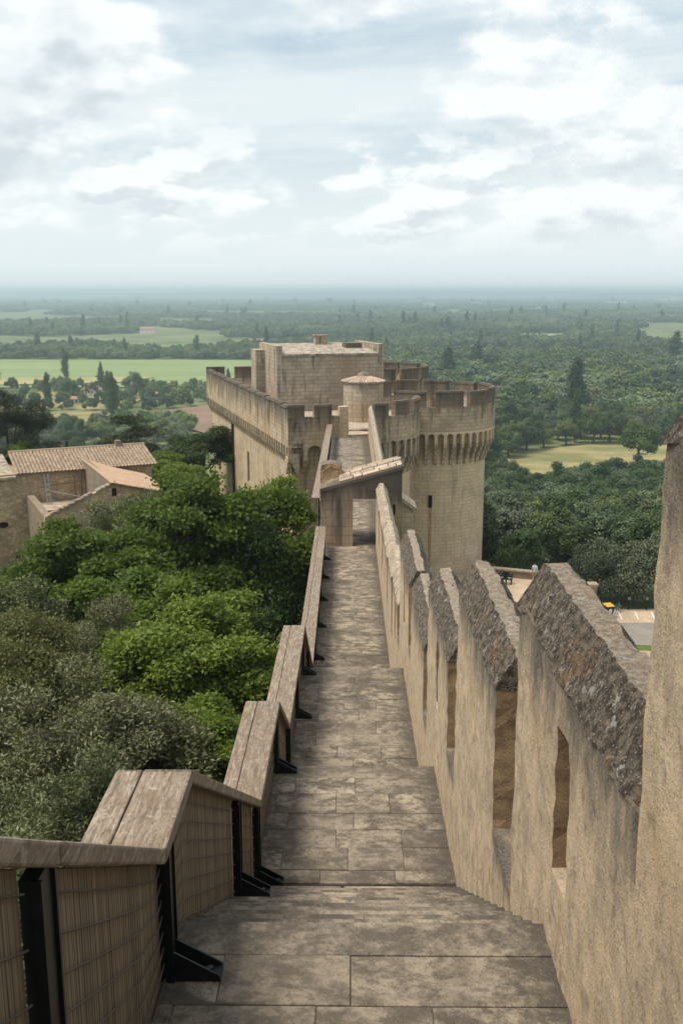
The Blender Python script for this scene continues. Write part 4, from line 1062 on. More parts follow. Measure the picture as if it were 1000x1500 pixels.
def lobes_round(r, h, zc, k, g, squash=0.8, spread=0.62):
    L = []; off = Vector(g.normal(size=3)*9)
    for i in range(int(k*3.4)):
        u = unit(g.normal(size=3)); u[2] = abs(u[2])*1.05-0.45*g.random()
        rho = spread*1.28*(0.60+0.42*math.sqrt(g.random()))*(1+0.6*mnoise.noise(Vector(u)*1.9+off))
        q = np.array([u[0]*r*rho, u[1]*r*rho, zc+u[2]*h*0.5*rho*1.2]); rr = r*g.uniform(0.10, 0.25)
        L.append((q, np.array([rr, rr, rr*squash])))
    return L
def crown(name, L, nclump, per, csize, ln, wd, mat, g, up=0.25, shell=0.55, out=0.5, surf=0.0):
    """clumps of leaves spread over the shells of the lobes"""
    w_ = np.array([l[1][0]*l[1][2] for l in L]); w_ /= w_.sum(); idx = g.choice(len(L), nclump, p=w_)
    c = np.array([l[0] for l in L])[idx]; r = np.array([l[1] for l in L])[idx]
    d = g.normal(size=(nclump, 3)); d[:, 2] += up; d = unit(d)
    q = c+d*r*(shell+(1-shell)*g.random((nclump, 1))**0.6+0.6*(g.random((nclump, 1)) < 0.22)*g.random((nclump, 1)))
    cen = np.mean([l[0] for l in L], axis=0)
    cd = unit(d+0.6*unit(q-cen)+0.25*g.normal(size=(nclump, 3)))
    ctint = g.random(nclump); lobe_t = g.random(len(L))[idx]
    P = np.repeat(q, per, 0)+g.normal(size=(nclump*per, 3))*csize*np.array([1, 1, 0.7]); CD = np.repeat(cd, per, 0)
    D = unit(CD*out+g.normal(size=(nclump*per, 3))*0.6); N = unit(CD*0.8+np.array([0, 0, 0.5])+g.normal(size=(nclump*per, 3))*0.55)
    if surf:
        N = unit(CD*surf+np.array([0, 0, 0.35])+g.normal(size=(nclump*per, 3))*0.4); D = g.normal(size=(nclump*per, 3))
        D = unit(D-N*np.sum(N*D, 1, keepdims=True))
    N = unit(N-D*np.sum(N*D, 1, keepdims=True))
    tint = np.clip(0.6*np.repeat(ctint, per)**1.4+0.5*g.random(nclump*per)**1.5, 0, 1)
    s = g.uniform(0.7, 1.25, nclump*per)
    return leaf_mesh(name, P-D*(ln*s)[:, None]*0.3, D, N, ln*s, wd*s, tint, np.repeat(lobe_t, per), M[mat], 0.08)
def trunk_mesh(name, h, r, L, g, limbs=7, lean=0.1):
    m = MB(); top = np.array([g.normal()*lean*h*0.3, g.normal()*lean*h*0.3, h])
    pts = [np.array([0, 0, -0.6]), np.array([0.02, 0, h*0.3])+g.normal(size=3)*[.1*r, .1*r, 0], top*0.65+g.normal(size=3)*[r*.5, r*.5, 0], top]
    m.tube(pts, [r*1.35, r, r*0.8, r*0.5], 8)
    for l in [L[i] for i in g.choice(len(L), min(limbs, len(L)), replace=False)]:
        a = pts[2]*g.uniform(0.75, 1.1); b = l[0]; mid = (a+b)/2+np.array([0, 0, -0.06*h])+g.normal(size=3)*0.05*h
        m.tube([a, mid, b, b+(b-mid)*0.08], [r*0.5, r*0.34, r*0.18, r*0.05], 5)
    me = m.mesh(name, smooth=True); me.materials.append(M['bark']); return me
def mkproto(key, seed, r, h, zc, k, nclump, per, csize, ln, wd, mat, trunk_r, squash=0.8, spread=0.62, up=0.25, shell=0.55, lob=None, surf=0.0):
    g = np.random.default_rng(seed); L = lob(g) if lob else lobes_round(r, h, zc, k, g, squash, spread)
    return (trunk_mesh('trunk', zc, trunk_r, L, g), crown('crown', L, nclump, per, csize, ln, wd, mat, g, up, shell, surf=surf))
def poplar_lobes(h, r):
    def f(g):
        out = []
        for i in range(14):
            t = (i+0.5)/14; rr = r*(0.55+0.5*math.sin(math.pi*min(1, t*1.1)))*(1-0.55*max(0, t-0.6))
            out.append((np.array([g.normal()*r*0.22, g.normal()*r*0.22, h*(0.12+0.86*t)]), np.array([rr*.8, rr*.8, h*0.075])))
        return out
    return f
def cone_lobes(h, r):
    def f(g):
        out = []
        for i in range(26):
            t = i/26; a = i*2.4; rr = r*(1-t)*0.95
            out.append((np.array([math.cos(a)*rr*0.55, math.sin(a)*rr*0.55, h*(0.1+0.88*t)]), np.array([rr*.5+.15, rr*.5+.15, h*0.05])))
        return out
    return f
def layered_lobes(h, r):
    def f(g):
        out = []
        for i in range(22):
            t = g.random(); a = g.random()*6.28; rr = r*(0.95-0.6*t)*g.uniform(.4, 1)
            out.append((np.array([math.cos(a)*rr, math.sin(a)*rr, h*(0.3+0.68*t)]), np.array([r*.32, r*.32, h*0.045])))
        return out
    return f
PR = {}
# near trees: real leaf size
PR['olive'] = [mkproto('olive', s, 2.5, 4.4, 3.9, 15, 4800, 12, 0.13, 0.125, 0.040, 'leaf_olive', 0.22, 0.85, 0.74, 0.3, 0.6) for s in (1, 2)]
PR['bright'] = [mkproto('bright', s, 4.6, 7.5, 8.0, 24, 5600, 12, 0.24, 0.27, 0.15, 'leaf_bright', 0.28, 0.5, 0.80, 0.35, 0.6) for s in (3, 4)]
PR['yellowish'] = [mkproto('yellowish', 5, 2.6, 4.6, 4.0, 14, 3800, 12, 0.14, 0.10, 0.055, 'leaf_yellow', 0.2, 0.85, 0.64)]
PR['darknear'] = [mkproto('darknear', s, 4.2, 7.5, 7.0, 18, 4200, 11, 0.24, 0.24, 0.14, 'leaf_dark', 0.3, 0.7, 0.7) for s in (6,)]
PR['pine'] = [mkproto('pine', 7, 0, 0, 6, 0, 3600, 12, 0.25, 0.36, 0.045, 'leaf_pine', 0.3, lob=lambda g: lobes_round(4.2, 10, 9, 22, g, 0.75, 0.75))]
PR['cedar'] = [mkproto('cedar', 8, 0, 0, 8, 0, 2600, 9, 0.25, 0.45, 0.09, 'leaf_pine', 0.3, lob=layered_lobes(11, 4.2))]
# trees on the slope and the plain: bigger leaf clumps
def mid(seed, r, h, zc, k, mat, n=520, sq=0.8, spread=0.62): return mkproto('mid', seed, r, h, zc, k, int(n*3.0), 7, 0.30, 0.38, 0.28, mat, 0.28, sq, spread, surf=1.1, shell=0.75)
PR['m_dark'] = [mid(20+s, 4.6, 8.6, 4.9, 13, 'leaf_dark', 620) for s in range(3)]
PR['m_mid'] = [mid(30+s, 4.4, 8.4, 4.8, 12, 'leaf_mid', 560) for s in range(3)]
PR['m_cool'] = [mid(40+s, 4.6, 8.8, 5.0, 13, 'leaf_cool', 560) for s in range(2)]
PR['m_grey'] = [mid(50+s, 4.0, 8.0, 4.6, 13, 'leaf_grey', 560) for s in range(2)]
PR['m_yellow'] = [mid(55, 3.6, 6.4, 4.6, 10, 'leaf_yellow', 420)]
PR['m_bright'] = [mid(57, 4.6, 7.0, 5.0, 14, 'leaf_bright', 640, 0.7)]
PR['m_poplar'] = [mkproto('p', 60+s, 0, 0, 7, 0, 1300, 6, 0.25, 0.38, 0.24, 'leaf_dark', 0.22, lob=poplar_lobes(15, 1.7)) for s in range(2)]
PR['m_conifer'] = [mkproto('c', 64, 0, 0, 7, 0, 1300, 6, 0.2, 0.36, 0.17, 'leaf_pine', 0.22, lob=cone_lobes(13, 3.3))]
PR['m_bush'] = [mkproto('b', 68, 3.0, 4.2, 1.5, 13, 2200, 7, 0.2, 0.2, 0.11, 'leaf_grey', 0.16, 0.8, 0.7), mkproto('b', 69, 3.0, 4.0, 1.4, 13, 2200, 7, 0.2, 0.2, 0.12, 'leaf_mid', 0.16, 0.8, 0.7)]
PN_ = {'olive': 'olive_tree', 'bright': 'broadleaf_tree', 'yellowish': 'broadleaf_tree', 'darknear': 'broadleaf_tree', 'pine': 'pine_tree', 'cedar': 'cedar_tree', 'm_poplar': 'poplar_tree', 'm_conifer': 'conifer_tree', 'm_bush': 'bush'}
def tree(key, x, y, label, cat='tree', group=None, sc=1.0, rz=None, z=None, var=None, sz=None):
    pr = PR[key]; tr, cr = pr[(random.randrange(len(pr)) if var is None else var) % len(pr)]
    e = empty(PN_.get(key, 'broadleaf_tree'), (x, y, ground(x, y) if z is None else z), random.random()*6.28 if rz is None else rz)
    e.scale = (sc, sc, sc*(sz or 1)); tag(e, label, cat, group)
    for n_, me in (('trunk', tr), ('crown', cr)):
        o = bpy.data.objects.new(n_, me); COL.objects.link(o); o.parent = e
    return e
G1 = 'trees below the rampart stairs'
def ntree(key, x, y, ztop, label, sc=1.0, var=0, rz=None, sz=1.0):
    h = {'olive': 6.4, 'bright': 12.6, 'yellowish': 6.6, 'darknear': 11.5, 'pine': 15.5, 'cedar': 11.5}[key]*sc*sz
    gz = ground(x, y); return tree(key, x, y, label, 'tree', G1, sc, rz, gz, var, min(1.6, max(0.65, (ztop-gz)/h)))
# near slope below the stairs, front to back
ntree('olive', -5.7, 20.5, -8.5, 'grey-green olive tree, large rounded crown directly left of the lowest handrail', 1.0, 0, 0.3)
ntree('olive', -5.0, 16.8, -9.0, 'small grey-green olive tree just behind the sloping handrail boards', 0.75, 1, 2.0)
ntree('olive', -8.6, 17.6, -8.7, 'shaded olive tree at the lower left picture edge', 0.95, 1, 4.0)
ntree('olive', -6.6, 13.6, -8.3, 'dark olive tree above the nearest handrail', 0.8, 0, 5.0)
ntree('yellowish', -9.6, 25.0, -8.3, 'yellow-green tree with small leaves at the left edge above the olives', 1.0, 0, 1.0)
ntree('olive', -12.8, 27.5, -8.6, 'pale olive tree at the left edge below the old house', 1.0, 0, 1.9)
ntree('olive', -8.3, 31.5, -10.5, 'pale olive tree in the middle of the bright trees', 0.8, 1, 0.4)
ntree('bright', -4.9, 29.0, -9.7, 'fresh green tree beside the middle handrail', 0.62, 1, 0.9)
ntree('bright', -3.7, 22.5, -9.9, 'low fresh green tree close against the rampart wall', 0.45, 0, 2.2)
ntree('bright', -11.0, 41.0, -9.9, 'fresh green tree in front of the old house', 0.85, 1, 3.3)
ntree('bright', -6.6, 45.5, -8.4, 'tall bright green tree with airy crown in front of the castle wall', 0.95, 0, 1.2)
ntree('darknear', -3.9, 44.0, -10.4, 'dark green tree between bright tree and rampart wall', 0.62, 0, 0.0)
ntree('darknear', -4.2, 36.0, -12.2, 'low dark tree in shade under the rampart wall', 0.55, 0, 2.0)
ntree('darknear', -6.9, 37.5, -12.0, 'dark green understorey tree among the bright trees', 0.6, 0, 4.4)
ntree('olive', -11.9, 52.5, -10.7, 'greyish olive tree against the ruined wing', 1.15, 0, 2.5)
ntree('olive', -15.6, 46, -13.0, 'low olive tree under the ochre house wall', 1.0, 1, 0.5)
ntree('olive', -12.2, 21, -10.4, 'shaded olive low at the left edge', 1.0, 0, 3.1)
ntree('darknear', -9.5, 29.5, -12.2, 'dark tree filling the hollow between olives and bright trees', 0.7, 0, 5.1)
ntree('pine', -31.8, 88, -7.6, 'dark pine tree at the left edge behind the house', 1.05, 0, 0.4)
ntree('cedar', -23.3, 104, -13.3, 'almost black layered conifer behind the tiled roof', 1.15, 0, 1.0)
ntree('bright', -27.6, 84, -13.0, 'green leafy tree behind the left end of the tiled roof', 0.6, 1, 2.0)
ntree('bright', -14.2, 80, -13.7, 'green leafy tree between tiled house and castle', 0.55, 0, 2.0)
ntree('bright', -17.5, 92, -15.5, 'small leafy tree behind the right end of the house roof', 0.6, 0, 4.0)
ntree('darknear', -14.6, 98, -13.6, 'dark tree close to the far corner of the castle block', 0.95, 0, 1.0)
ntree('olive', -13.2, 36, -11.4, 'silvery olive tree between yellow-green tree and house', 1.15, 1, 1.1)
ntree('bright', -7.2, 35.0, -10.2, 'spreading fresh green tree between the olive and the tall bright tree', 0.75, 0, 5.1)
ntree('darknear', -2.9, 30.5, -11.5, 'small dark tree tight against the wall foot', 0.42, 0, 1.1)
ntree('bright', -4.2, 52, -10.2, 'leafy tree right under the castle near wall', 0.6, 1, 0.2)
ntree('olive', -9.3, 13.2, -7.9, 'dim olive tree at the bottom left behind the near handrail', 0.95, 1, 0.9)
# right side: below the walls, by the car park
G2 = 'trees around the car park'
tree('m_bush', 23.8, 93.6, 'round grey-green bush behind the stone pillar', 'bush', G2, 1.05, 0.3, var=0, sz=1.3)
tree('m_bush', 28.2, 93.2, 'large grey-green bush behind the parked bicycle', 'bush', G2, 1.5, 1.3, var=0, sz=1.15)
tree('m_bush', 33.5, 94.5, 'grey-green bush at the right end of the car park', 'bush', G2, 1.4, 2.3, var=0, sz=1.15)
tree('m_bush', 15.5, 92.5, 'low green bush behind the terrace bench', 'bush', G2, 1.1, 0.3, var=1)
tree('m_bright', 13.3, 93.0, 'fresh green tree at the foot of the round tower', 'tree', G2, 0.62, 0.3, z=-31)
tree('m_bush', 17.8, 89.0, 'small olive-coloured bush beside the terrace wall', 'bush', G2, 0.7, 0.3, var=0)
tree('m_dark', 18.3, 103, 'flat dark shrub behind the terrace', 'bush', G2, 0.6, 0.3, var=0)
tree('m_grey', 23.0, 136, 'tall pale grey-green willow on the slope', 'tree', G2, 1.12, 0.3, var=0, sz=1.15)
tree('m_dark', 32.0, 138, 'large dark green tree right of the pale willow', 'tree', G2, 1.25, 0.3, var=1, sz=1.1)
tree('m_mid', 17.8, 138, 'mid-green tree between round tower and pale willow', 'tree', G2, 0.95, 0.3, var=1, sz=1.15)
tree('m_dark', 14.2, 118, 'dark tree in the shadow right behind the round tower', 'tree', G2, 1.0, 0.3, var=2)
tree('m_bright', 101, 347, 'bright green round tree alone in the dry meadow', 'tree', G2, 1.7, 0.3, z=PLAIN)
# left garden trees that stand out
G3 = 'garden trees beyond the house'
tree('m_poplar', -158, 520, 'dark columnar cypress left of the small farmhouse', 'tree', G3, 1.25, z=PLAIN)
tree('m_poplar', -196, 690, 'dark columnar tree standing alone in front of the green field', 'tree', G3, 1.45, z=PLAIN)
tree('m_conifer', -152, 610, 'tall pointed dark conifer in front of the green field', 'tree', G3, 1.45, z=PLAIN)
tree('m_poplar', -112, 470, 'tall dark poplar near the castle corner', 'tree', G3, 1.5, z=PLAIN)
tree('m_poplar', -121, 500, 'second tall poplar beside the castle corner poplar', 'tree', G3, 1.4, z=PLAIN)
tree('m_dark', -158, 560, 'round dark tree beside the small farmhouse', 'tree', G3, 1.35, z=PLAIN)
tree('m_cool', -128, 590, 'broad tree right of the pointed conifer', 'tree', G3, 1.5, z=PLAIN)
tree('m_poplar', -78, 640, 'small slim cypress at the edge of the green field by the castle', 'tree', G3, 0.8, z=PLAIN)

# ---- woods: the nearest trees are things, the rest one mass
def in_poly(x, y, poly):
    c = False
    for i in range(len(poly)):
        (xa, ya), (xb, yb) = poly[i-1], poly[i]
        if (ya > y) != (yb > y) and x < (xb-xa)*(y-ya)/(yb-ya)+xa: c = not c
    return c
OPEN = [[(-430, 612), (-70, 630), (-25, 905), (-430, 910)], [(-112, 492), (-62, 420), (-36, 470), (-70, 548)],
        [(44, 308), (60, 302), (85, 306), (150, 318), (155, 400), (100, 394), (62, 372)], [(66, 985), (160, 955), (305, 900), (340, 960), (180, 1064), (72, 1064)],
        [(212, 1235), (300, 1235), (312, 1484), (230, 1484)]]
near_pts = []; far_pts = []
def hidden(x, y): return (-0.125*y < x < 0.118*y) and y < 640
grid = {}
def try_add(x, y, s):
    k = (int(x//10), int(y//10))
    for i in range(-1, 2):
        for j in range(-1, 2):
            for (a, b) in grid.get((k[0]+i, k[1]+j), ()):
                if (a-x)**2+(b-y)**2 < s*s: return False
    grid.setdefault(k, []).append((x, y)); return True
for _ in range(26000):
    y = math.sqrt(random.uniform(98**2, 900**2)); x = random.uniform(-0.40, 0.40)*y
    if x < 0 and y < 330: continue
    if 8 < x < 36 and y < 125: continue
    if -20 < x < 15 and y < 126: continue
    if any(in_poly(x, y, p) for p in OPEN): continue
    d = mnoise.noise(Vector((x*0.012, y*0.012, 4)))
    if x < -0.1*y:                                  # gardens: clumps and clearings
        if -178 < x < -118 and 400 < y < 610 and random.random() < 0.75: continue
        if d < -0.12 and y < 640: continue
        if y > 545 and random.random() < 0.6: continue
    s = (6.4 if y < 325 else 8.2) if x > 0 else 8.5
    if try_add(x, y, s): (far_pts if hidden(x, y) else near_pts).append((x, y, d))
near_pts.sort(key=lambda p: p[1])
LB = {'m_dark': 'dark green', 'm_mid': 'mid green', 'm_cool': 'bluish green', 'm_grey': 'pale grey-green', 'm_yellow': 'yellowish green', 'm_poplar': 'tall slim dark'}
def pick(x, y, d):
    r = random.random()
    if x < 0: return 'm_poplar' if r < 0.04 else 'm_mid' if r < .4 else 'm_cool' if r < .7 else 'm_dark' if r < .85 else 'm_grey' if r < .95 else 'm_yellow'
    if y < 300: return 'm_dark' if r < .5 else 'm_cool' if r < .75 else 'm_mid' if r < .93 else 'm_grey'
    return 'm_cool' if r < .30 else 'm_mid' if r < .50 else 'm_dark' if r < .86 else 'm_grey' if r < .90 else 'm_yellow' if r < .985 else 'm_poplar'
def zone(x, y):
    if x < 0: return 'in gardens beyond the house'
    if y < 210: return 'on the tower slope'
    if y < 320: return 'before the dry meadow'
    return 'behind the dry meadow'
NIND = 260
for x, y, d in near_pts[:NIND]:
    k = pick(x, y, d); q = random.uniform(0.8, 1.15); big = 'large ' if q > 1.03 else 'small ' if q < 0.92 else ''
    side = ('left of the cypresses' if x < -0.24*y else 'nearer the castle') if x < 0 else ('nearer the round tower' if x < 0.2*y else 'towards the right picture edge')
    tree(k, x, y, big+LB[k]+' tree '+zone(x, y)+', '+side, 'tree', LB[k]+' trees '+zone(x, y), (0.8 if 250 < y < 325 and x > 0 else 1.0)* q*(1.35 if y > 230 and x > 0 else (1.15 if y < 540 else 0.8) if x < 0 else 0.95))
far_pts += near_pts[NIND:]
# low-detail trees for the mass
def farproto(seed, r, h, zc, mat, lob=None):
    g = np.random.default_rng(seed); L = lob(g) if lob else lobes_round(r, h, zc, 7, g, 0.85, 0.62)
    return crown('mass_crown', L, 380, 4, 0.45, 0.92, 0.72, mat, g, 0.35, 0.75, surf=1.2)
fc = bpy.data.collections.new('mass_tree_kinds')
FK = [farproto(80, 4.8, 8, 3.8, 'leaf_dark'), farproto(81, 4.8, 8, 3.8, 'leaf_mid'), farproto(82, 5.0, 8.5, 4.0, 'leaf_cool'), farproto(83, 4.4, 7, 3.6, 'leaf_grey'), farproto(84, 4.4, 7, 3.4, 'leaf_bright'), farproto(85, 0, 0, 0, 'leaf_dark', poplar_lobes(17, 1.9)), farproto(86, 4.0, 7.5, 4.4, 'leaf_yellow')]
for i, me in enumerate(FK):
    o = bpy.data.objects.new('kind_%d' % i, me); fc.objects.link(o)
pts = []
for x, y, d in far_pts:
    q = random.choice((0.8, 1.1, 1.3, 1.6, 2.0)) if x > 0 or y > 880 else random.choice((0.6, 0.75, 0.95)); pts.append((x, y, ground(x, y), q*random.uniform(.9, 1.1), (0.45+0.5*q)*random.uniform(.95, 1.3)))
def density(x, y):
    v = mnoise.noise(Vector((x*0.0016+3, y*0.0016, 0)))+0.5*mnoise.noise(Vector((x*0.005, y*0.005, 7)))
    return v
n_try = 0
while n_try < 120000:                               # beyond 900 m, spacing grows with distance
    n_try += 1
    y = 880*math.exp(random.random()*math.log(8200/880)); x = random.uniform(-0.42, 0.42)*y
    s = max(8.5, y/150)
    if random.random() > (y*y*0.84*2.23/(s*s))/120000*1.15: continue
    if any(in_poly(x, y, p) for p in OPEN): continue
    dv = density(x, y)
    dv += 0.25*mnoise.noise(Vector((x*0.012, y*0.006, 2)))
    if dv < (0.0 if y > 1150 else -0.25): continue                          # far fields
    k = s/8.5
    pts.append((x, y, PLAIN, k*random.uniform(0.9, 1.4), min(1.75, random.uniform(0.8, 1.35)*(1+0.12*k))*(1.15 if dv > .25 else 1)))
pm = bpy.data.meshes.new('woodland'); pm.from_pydata([p[:3] for p in pts], [], [])
N_ = len(pts); rk = np.random.default_rng(5)
at = pm.attributes.new('sc', 'FLOAT_VECTOR', 'POINT'); at.data.foreach_set('vector', np.array([(p[3], p[3], p[4]) for p in pts], dtype=np.float32).ravel())
at = pm.attributes.new('rot', 'FLOAT_VECTOR', 'POINT'); at.data.foreach_set('vector', np.array([(0, 0, a) for a in rk.random(N_)*6.28], dtype=np.float32).ravel())
at = pm.attributes.new('kidx', 'INT', 'POINT'); at.data.foreach_set('value', rk.choice(7, N_, p=[.34, .22, .25, .07, .09, .005, .025]).astype(np.int32))
wo = bpy.data.objects.new('woodland', pm); COL.objects.link(wo); tag(wo, 'hazy woods spreading over the whole plain to the horizon', kind='stuff')
ng = bpy.data.node_groups.new('scatter_trees', 'GeometryNodeTree')
ng.interface.new_socket('Geometry', in_out='INPUT', socket_type='NodeSocketGeometry'); ng.interface.new_socket('Geometry', in_out='OUTPUT', socket_type='NodeSocketGeometry')
gi = ng.nodes.new('NodeGroupInput'); go = ng.nodes.new('NodeGroupOutput'); io = ng.nodes.new('GeometryNodeInstanceOnPoints'); ci = ng.nodes.new('GeometryNodeCollectionInfo')
ci.inputs['Collection'].default_value = fc; ci.inputs['Separate Children'].default_value = True; ci.inputs['Reset Children'].default_value = True
def na(n_, t):
    q = ng.nodes.new('GeometryNodeInputNamedAttribute'); q.data_type = t; q.inputs['Name'].default_value = n_; return [o for o in q.outputs if o.enabled and o.name == 'Attribute'][0]
ng.links.new(gi.outputs[0], io.inputs['Points']); ng.links.new(ci.outputs[0], io.inputs['Instance']); io.inputs['Pick Instance'].default_value = True
ng.links.new(na('kidx', 'INT'), io.inputs['Instance Index']); ng.links.new(na('rot', 'FLOAT_VECTOR'), io.inputs['Rotation']); ng.links.new(na('sc', 'FLOAT_VECTOR'), io.inputs['Scale'])
ng.links.new(io.outputs[0], go.inputs[0])
md = wo.modifiers.new('scatter', 'NODES'); md.node_group = ng

# ------------------------------------------------------------------ houses on the plain
def small_house(x, y, w_, d_, h, rz, label, wall='farwall', group='far houses on the plain'):
    e = empty('farmhouse', (x, y, PLAIN), rz); tag(e, label, 'house', group)
    def add(name, mb, mat):
        me = mb.mesh(name); me.materials.append(M[mat]); o = bpy.data.objects.new(name, me); COL.objects.link(o); o.parent = e
    m = MB(); m.box(-w_/2, w_/2, -d_/2, d_/2, 0, h); m.add([(-w_/2, -d_/2, h), (-w_/2, d_/2, h), (-w_/2, 0, h+d_*.2)], [(0, 1, 2)]); m.add([(w_/2, -d_/2, h), (w_/2, d_/2, h), (w_/2, 0, h+d_*.2)], [(0, 1, 2)]); add('wall', m, wall)
    m = MB()
    for s in (-1, 1): m.hexa([(-w_/2-.4, s*(d_/2+.5), h-.15), (w_/2+.4, s*(d_/2+.5), h-.15), (w_/2+.4, 0, h+d_*.2+.05), (-w_/2-.4, 0, h+d_*.2+.05)], [(-w_/2-.4, s*(d_/2+.5), h+.1), (w_/2+.4, s*(d_/2+.5), h+.1), (w_/2+.4, 0, h+d_*.2+.3), (-w_/2-.4, 0, h+d_*.2+.3)])
    add('roof', m, 'farroof')
    for k in range(3):
        m = MB(); xx = -w_*.3+k*w_*.3; m.box(xx-.5, xx+.5, -d_/2-.03, -d_/2+.02, h*.4, h*.4+1.3); add('window', m, 'void')
small_house(-152, 590, 8, 7, 4.6, -0.5, 'small pale farmhouse with tiled roof in front of the green field')
small_house(-150, 545, 7, 6, 3.0, 0.3, 'low tile-roofed outbuilding near the pale farmhouse')
small_house(-112, 575, 5, 5, 2.6, 0.1, 'tiny white shed among the garden trees')
small_house(-108, 1150, 14, 10, 6, 0.2, 'white far house behind the green field hedge')
small_house(245, 1180, 14, 9, 6, 0.1, 'white house among trees beside the small far meadow')
small_house(-300, 1500, 22, 12, 7, 0, 'far pale farm building among woods on the left')
for i, (x, y) in enumerate(((1750, 5700), (1830, 5750), (1905, 5720), (1985, 5800), (2070, 5760))):
    e = empty('apartment_block', (x, y, PLAIN)); tag(e, 'pale apartment block far off on the right horizon', 'building', 'apartment blocks on the horizon')
    m = MB(); h = (26, 34, 30, 36, 28)[i]; m.box(x-26, x+26, y-8, y+8, PLAIN, PLAIN+h); m.build('wall', 'farwall', e)
    m = MB(); m.box(x-26.5, x+26.5, y-8.5, y+8.5, PLAIN+h, PLAIN+h+1); m.build('roof', 'roof_slab', e)
for i, (x, y, wd) in enumerate(((1050, 5200, 70), (560, 4600, 60), (-900, 5600, 80), (330, 4300, 50), (1300, 5000, 90))):
    e = empty('warehouse', (x, y, PLAIN)); tag(e, 'pale flat industrial hall far out on the plain', 'building', 'industrial halls on the plain')
    m = MB(); m.box(x-wd/2, x+wd/2, y-20, y+20, PLAIN, PLAIN+17); m.build('wall', 'farwall', e)
    m = MB(); m.box(x-wd/2-1, x+wd/2+1, y-21, y+21, PLAIN+17, PLAIN+18); m.build('roof', 'roof_slab', e)

# ------------------------------------------------------------------ terrace and car park right of the castle
def st(name, mb, mat, label): o = mb.build(name, mat); tag(o, label, kind='structure'); return o
st('car_park', MB().add([(14, 72, -29.0), (40, 72, -29.0), (40, 90.6, -29.0), (20.5, 88.8, -29.0), (15, 84, -29.0)], [(0, 1, 2, 3, 4)]), 'asphalt', 'grey asphalt car park below the castle')
st('parking_strip', MB().add([(21, 85.3, -28.994), (40, 85.9, -28.994), (40, 90.4, -28.994), (21.2, 88.6, -28.994)], [(0, 1, 2, 3)]), 'paving_tan', 'tan strip of parking bays')
for i, x in enumerate((24.6, 26.1, 27.6, 29.1)):
    st('painted_line', MB().add([(x, 86.4, -28.988), (x+.12, 86.4, -28.988), (x+.42, 88.6, -28.988), (x+.30, 88.6, -28.988)], [(0, 1, 2, 3)]), 'line', 'white painted bay line on the car park')
st('lawn', MB().add([(15, 60, -28.985), (40, 60, -28.985), (40, 77.0, -28.985), (24.5, 79.6, -28.985), (20, 80.8, -28.985), (15, 79, -28.985)], [(0, 1, 2, 3, 4, 5)]), 'grass', 'strip of green grass beside the car park')
st('footpath', MB().add([(7, 62, -28.98), (18, 62, -28.98), (30, 77.2, -28.975), (23, 78.4, -28.975), (17, 75.2, -28.98), (7, 75.2, -28.98)], [(0, 1, 2, 3, 4, 5)]), 'dirt', 'trodden earth below the terrace')
te = empty('stone_terrace', (13, 78, -29)); tag(te, 'tan viewing terrace with low parapet wall at the tower foot', 'terrace')
m = MB(); m.prism([(7, 75.6), (17.5, 75.6), (17.5, 81.2), (11.5, 83.5), (7, 83.5)], -29.3, -24.0); m.build('platform', 'rubble', te)
m = MB(); m.prism([(7, 75.55), (17.55, 75.55), (17.55, 81.2), (11.5, 83.5), (7, 83.5)], -23.998, -23.93); m.build('paving', 'paving_tan', te)
m = MB(); m.prism([(11.3, 83.3), (17.5, 81.0), (17.6, 81.4), (11.4, 83.7)], -23.928, -23.35); m.build('parapet', 'rubble_grey', te)
m = MB(); m.prism([(11.25, 83.2), (17.55, 80.88), (17.7, 81.5), (11.4, 83.8)], -23.348, -23.22); m.build('parapet_coping', 'cope', te)
pl_ = empty('stone_pillar', (22.6, 89.6, -29)); tag(pl_, 'square stone pillar with flat cap beside the bins', 'pillar')
m = MB(); m.box(22.2, 23.0, 89.2, 90.0, -29.3, -26.75); m.build('shaft', 'rubble', pl_); m = MB(); m.box(22.1, 23.1, 89.1, 90.1, -26.748, -26.55); m.build('cap', 'tile_pink', pl_)
def bin_(x, y, lid, label):
    e = empty('wheeled_bin', (x, y, -28.99), 0.25); tag(e, label, 'bin', 'bins at the car park')
    def add(name, mb, mat, bev=0.0):
        me = mb.mesh(name); me.materials.append(M[mat]); o = bpy.data.objects.new(name, me); COL.objects.link(o); o.parent = e
        if bev: b = o.modifiers.new('b', 'BEVEL'); b.width = bev
    m = MB(); m.hexa([(-.27, -.27, .06), (.27, -.27, .06), (.25, .27, .06), (-.25, .27, .06)], [(-.36, -.4, 1.12), (.36, -.4, 1.12), (.36, .38, 1.12), (-.36, .38, 1.12)]); add('body', m, 'binbody', .03)
    m = MB(); m.hexa([(-.4, -.45, 1.122), (.4, -.45, 1.122), (.4, .42, 1.122), (-.4, .42, 1.122)], [(-.36, -.38, 1.2), (.36, -.38, 1.2), (.38, .42, 1.27), (-.38, .42, 1.27)]); add('lid', m, lid, .02)
    m = MB(); m.box(-.14, .14, -.375, -.36, .55, .9); add('label_plate', m, 'white')
    for s in (-.27, .27): m = MB(); m.tube([(s-.03, .27, .1), (s+.03, .27, .1)], .1, 12); add('wheel', m, 'rubber')
bin_(23.55, 86.9, 'yellow', 'dark bin with yellow lid at the car park edge'); bin_(22.5, 88.0, 'bluegrey', 'dark bin with blue-grey lid beside the pillar')
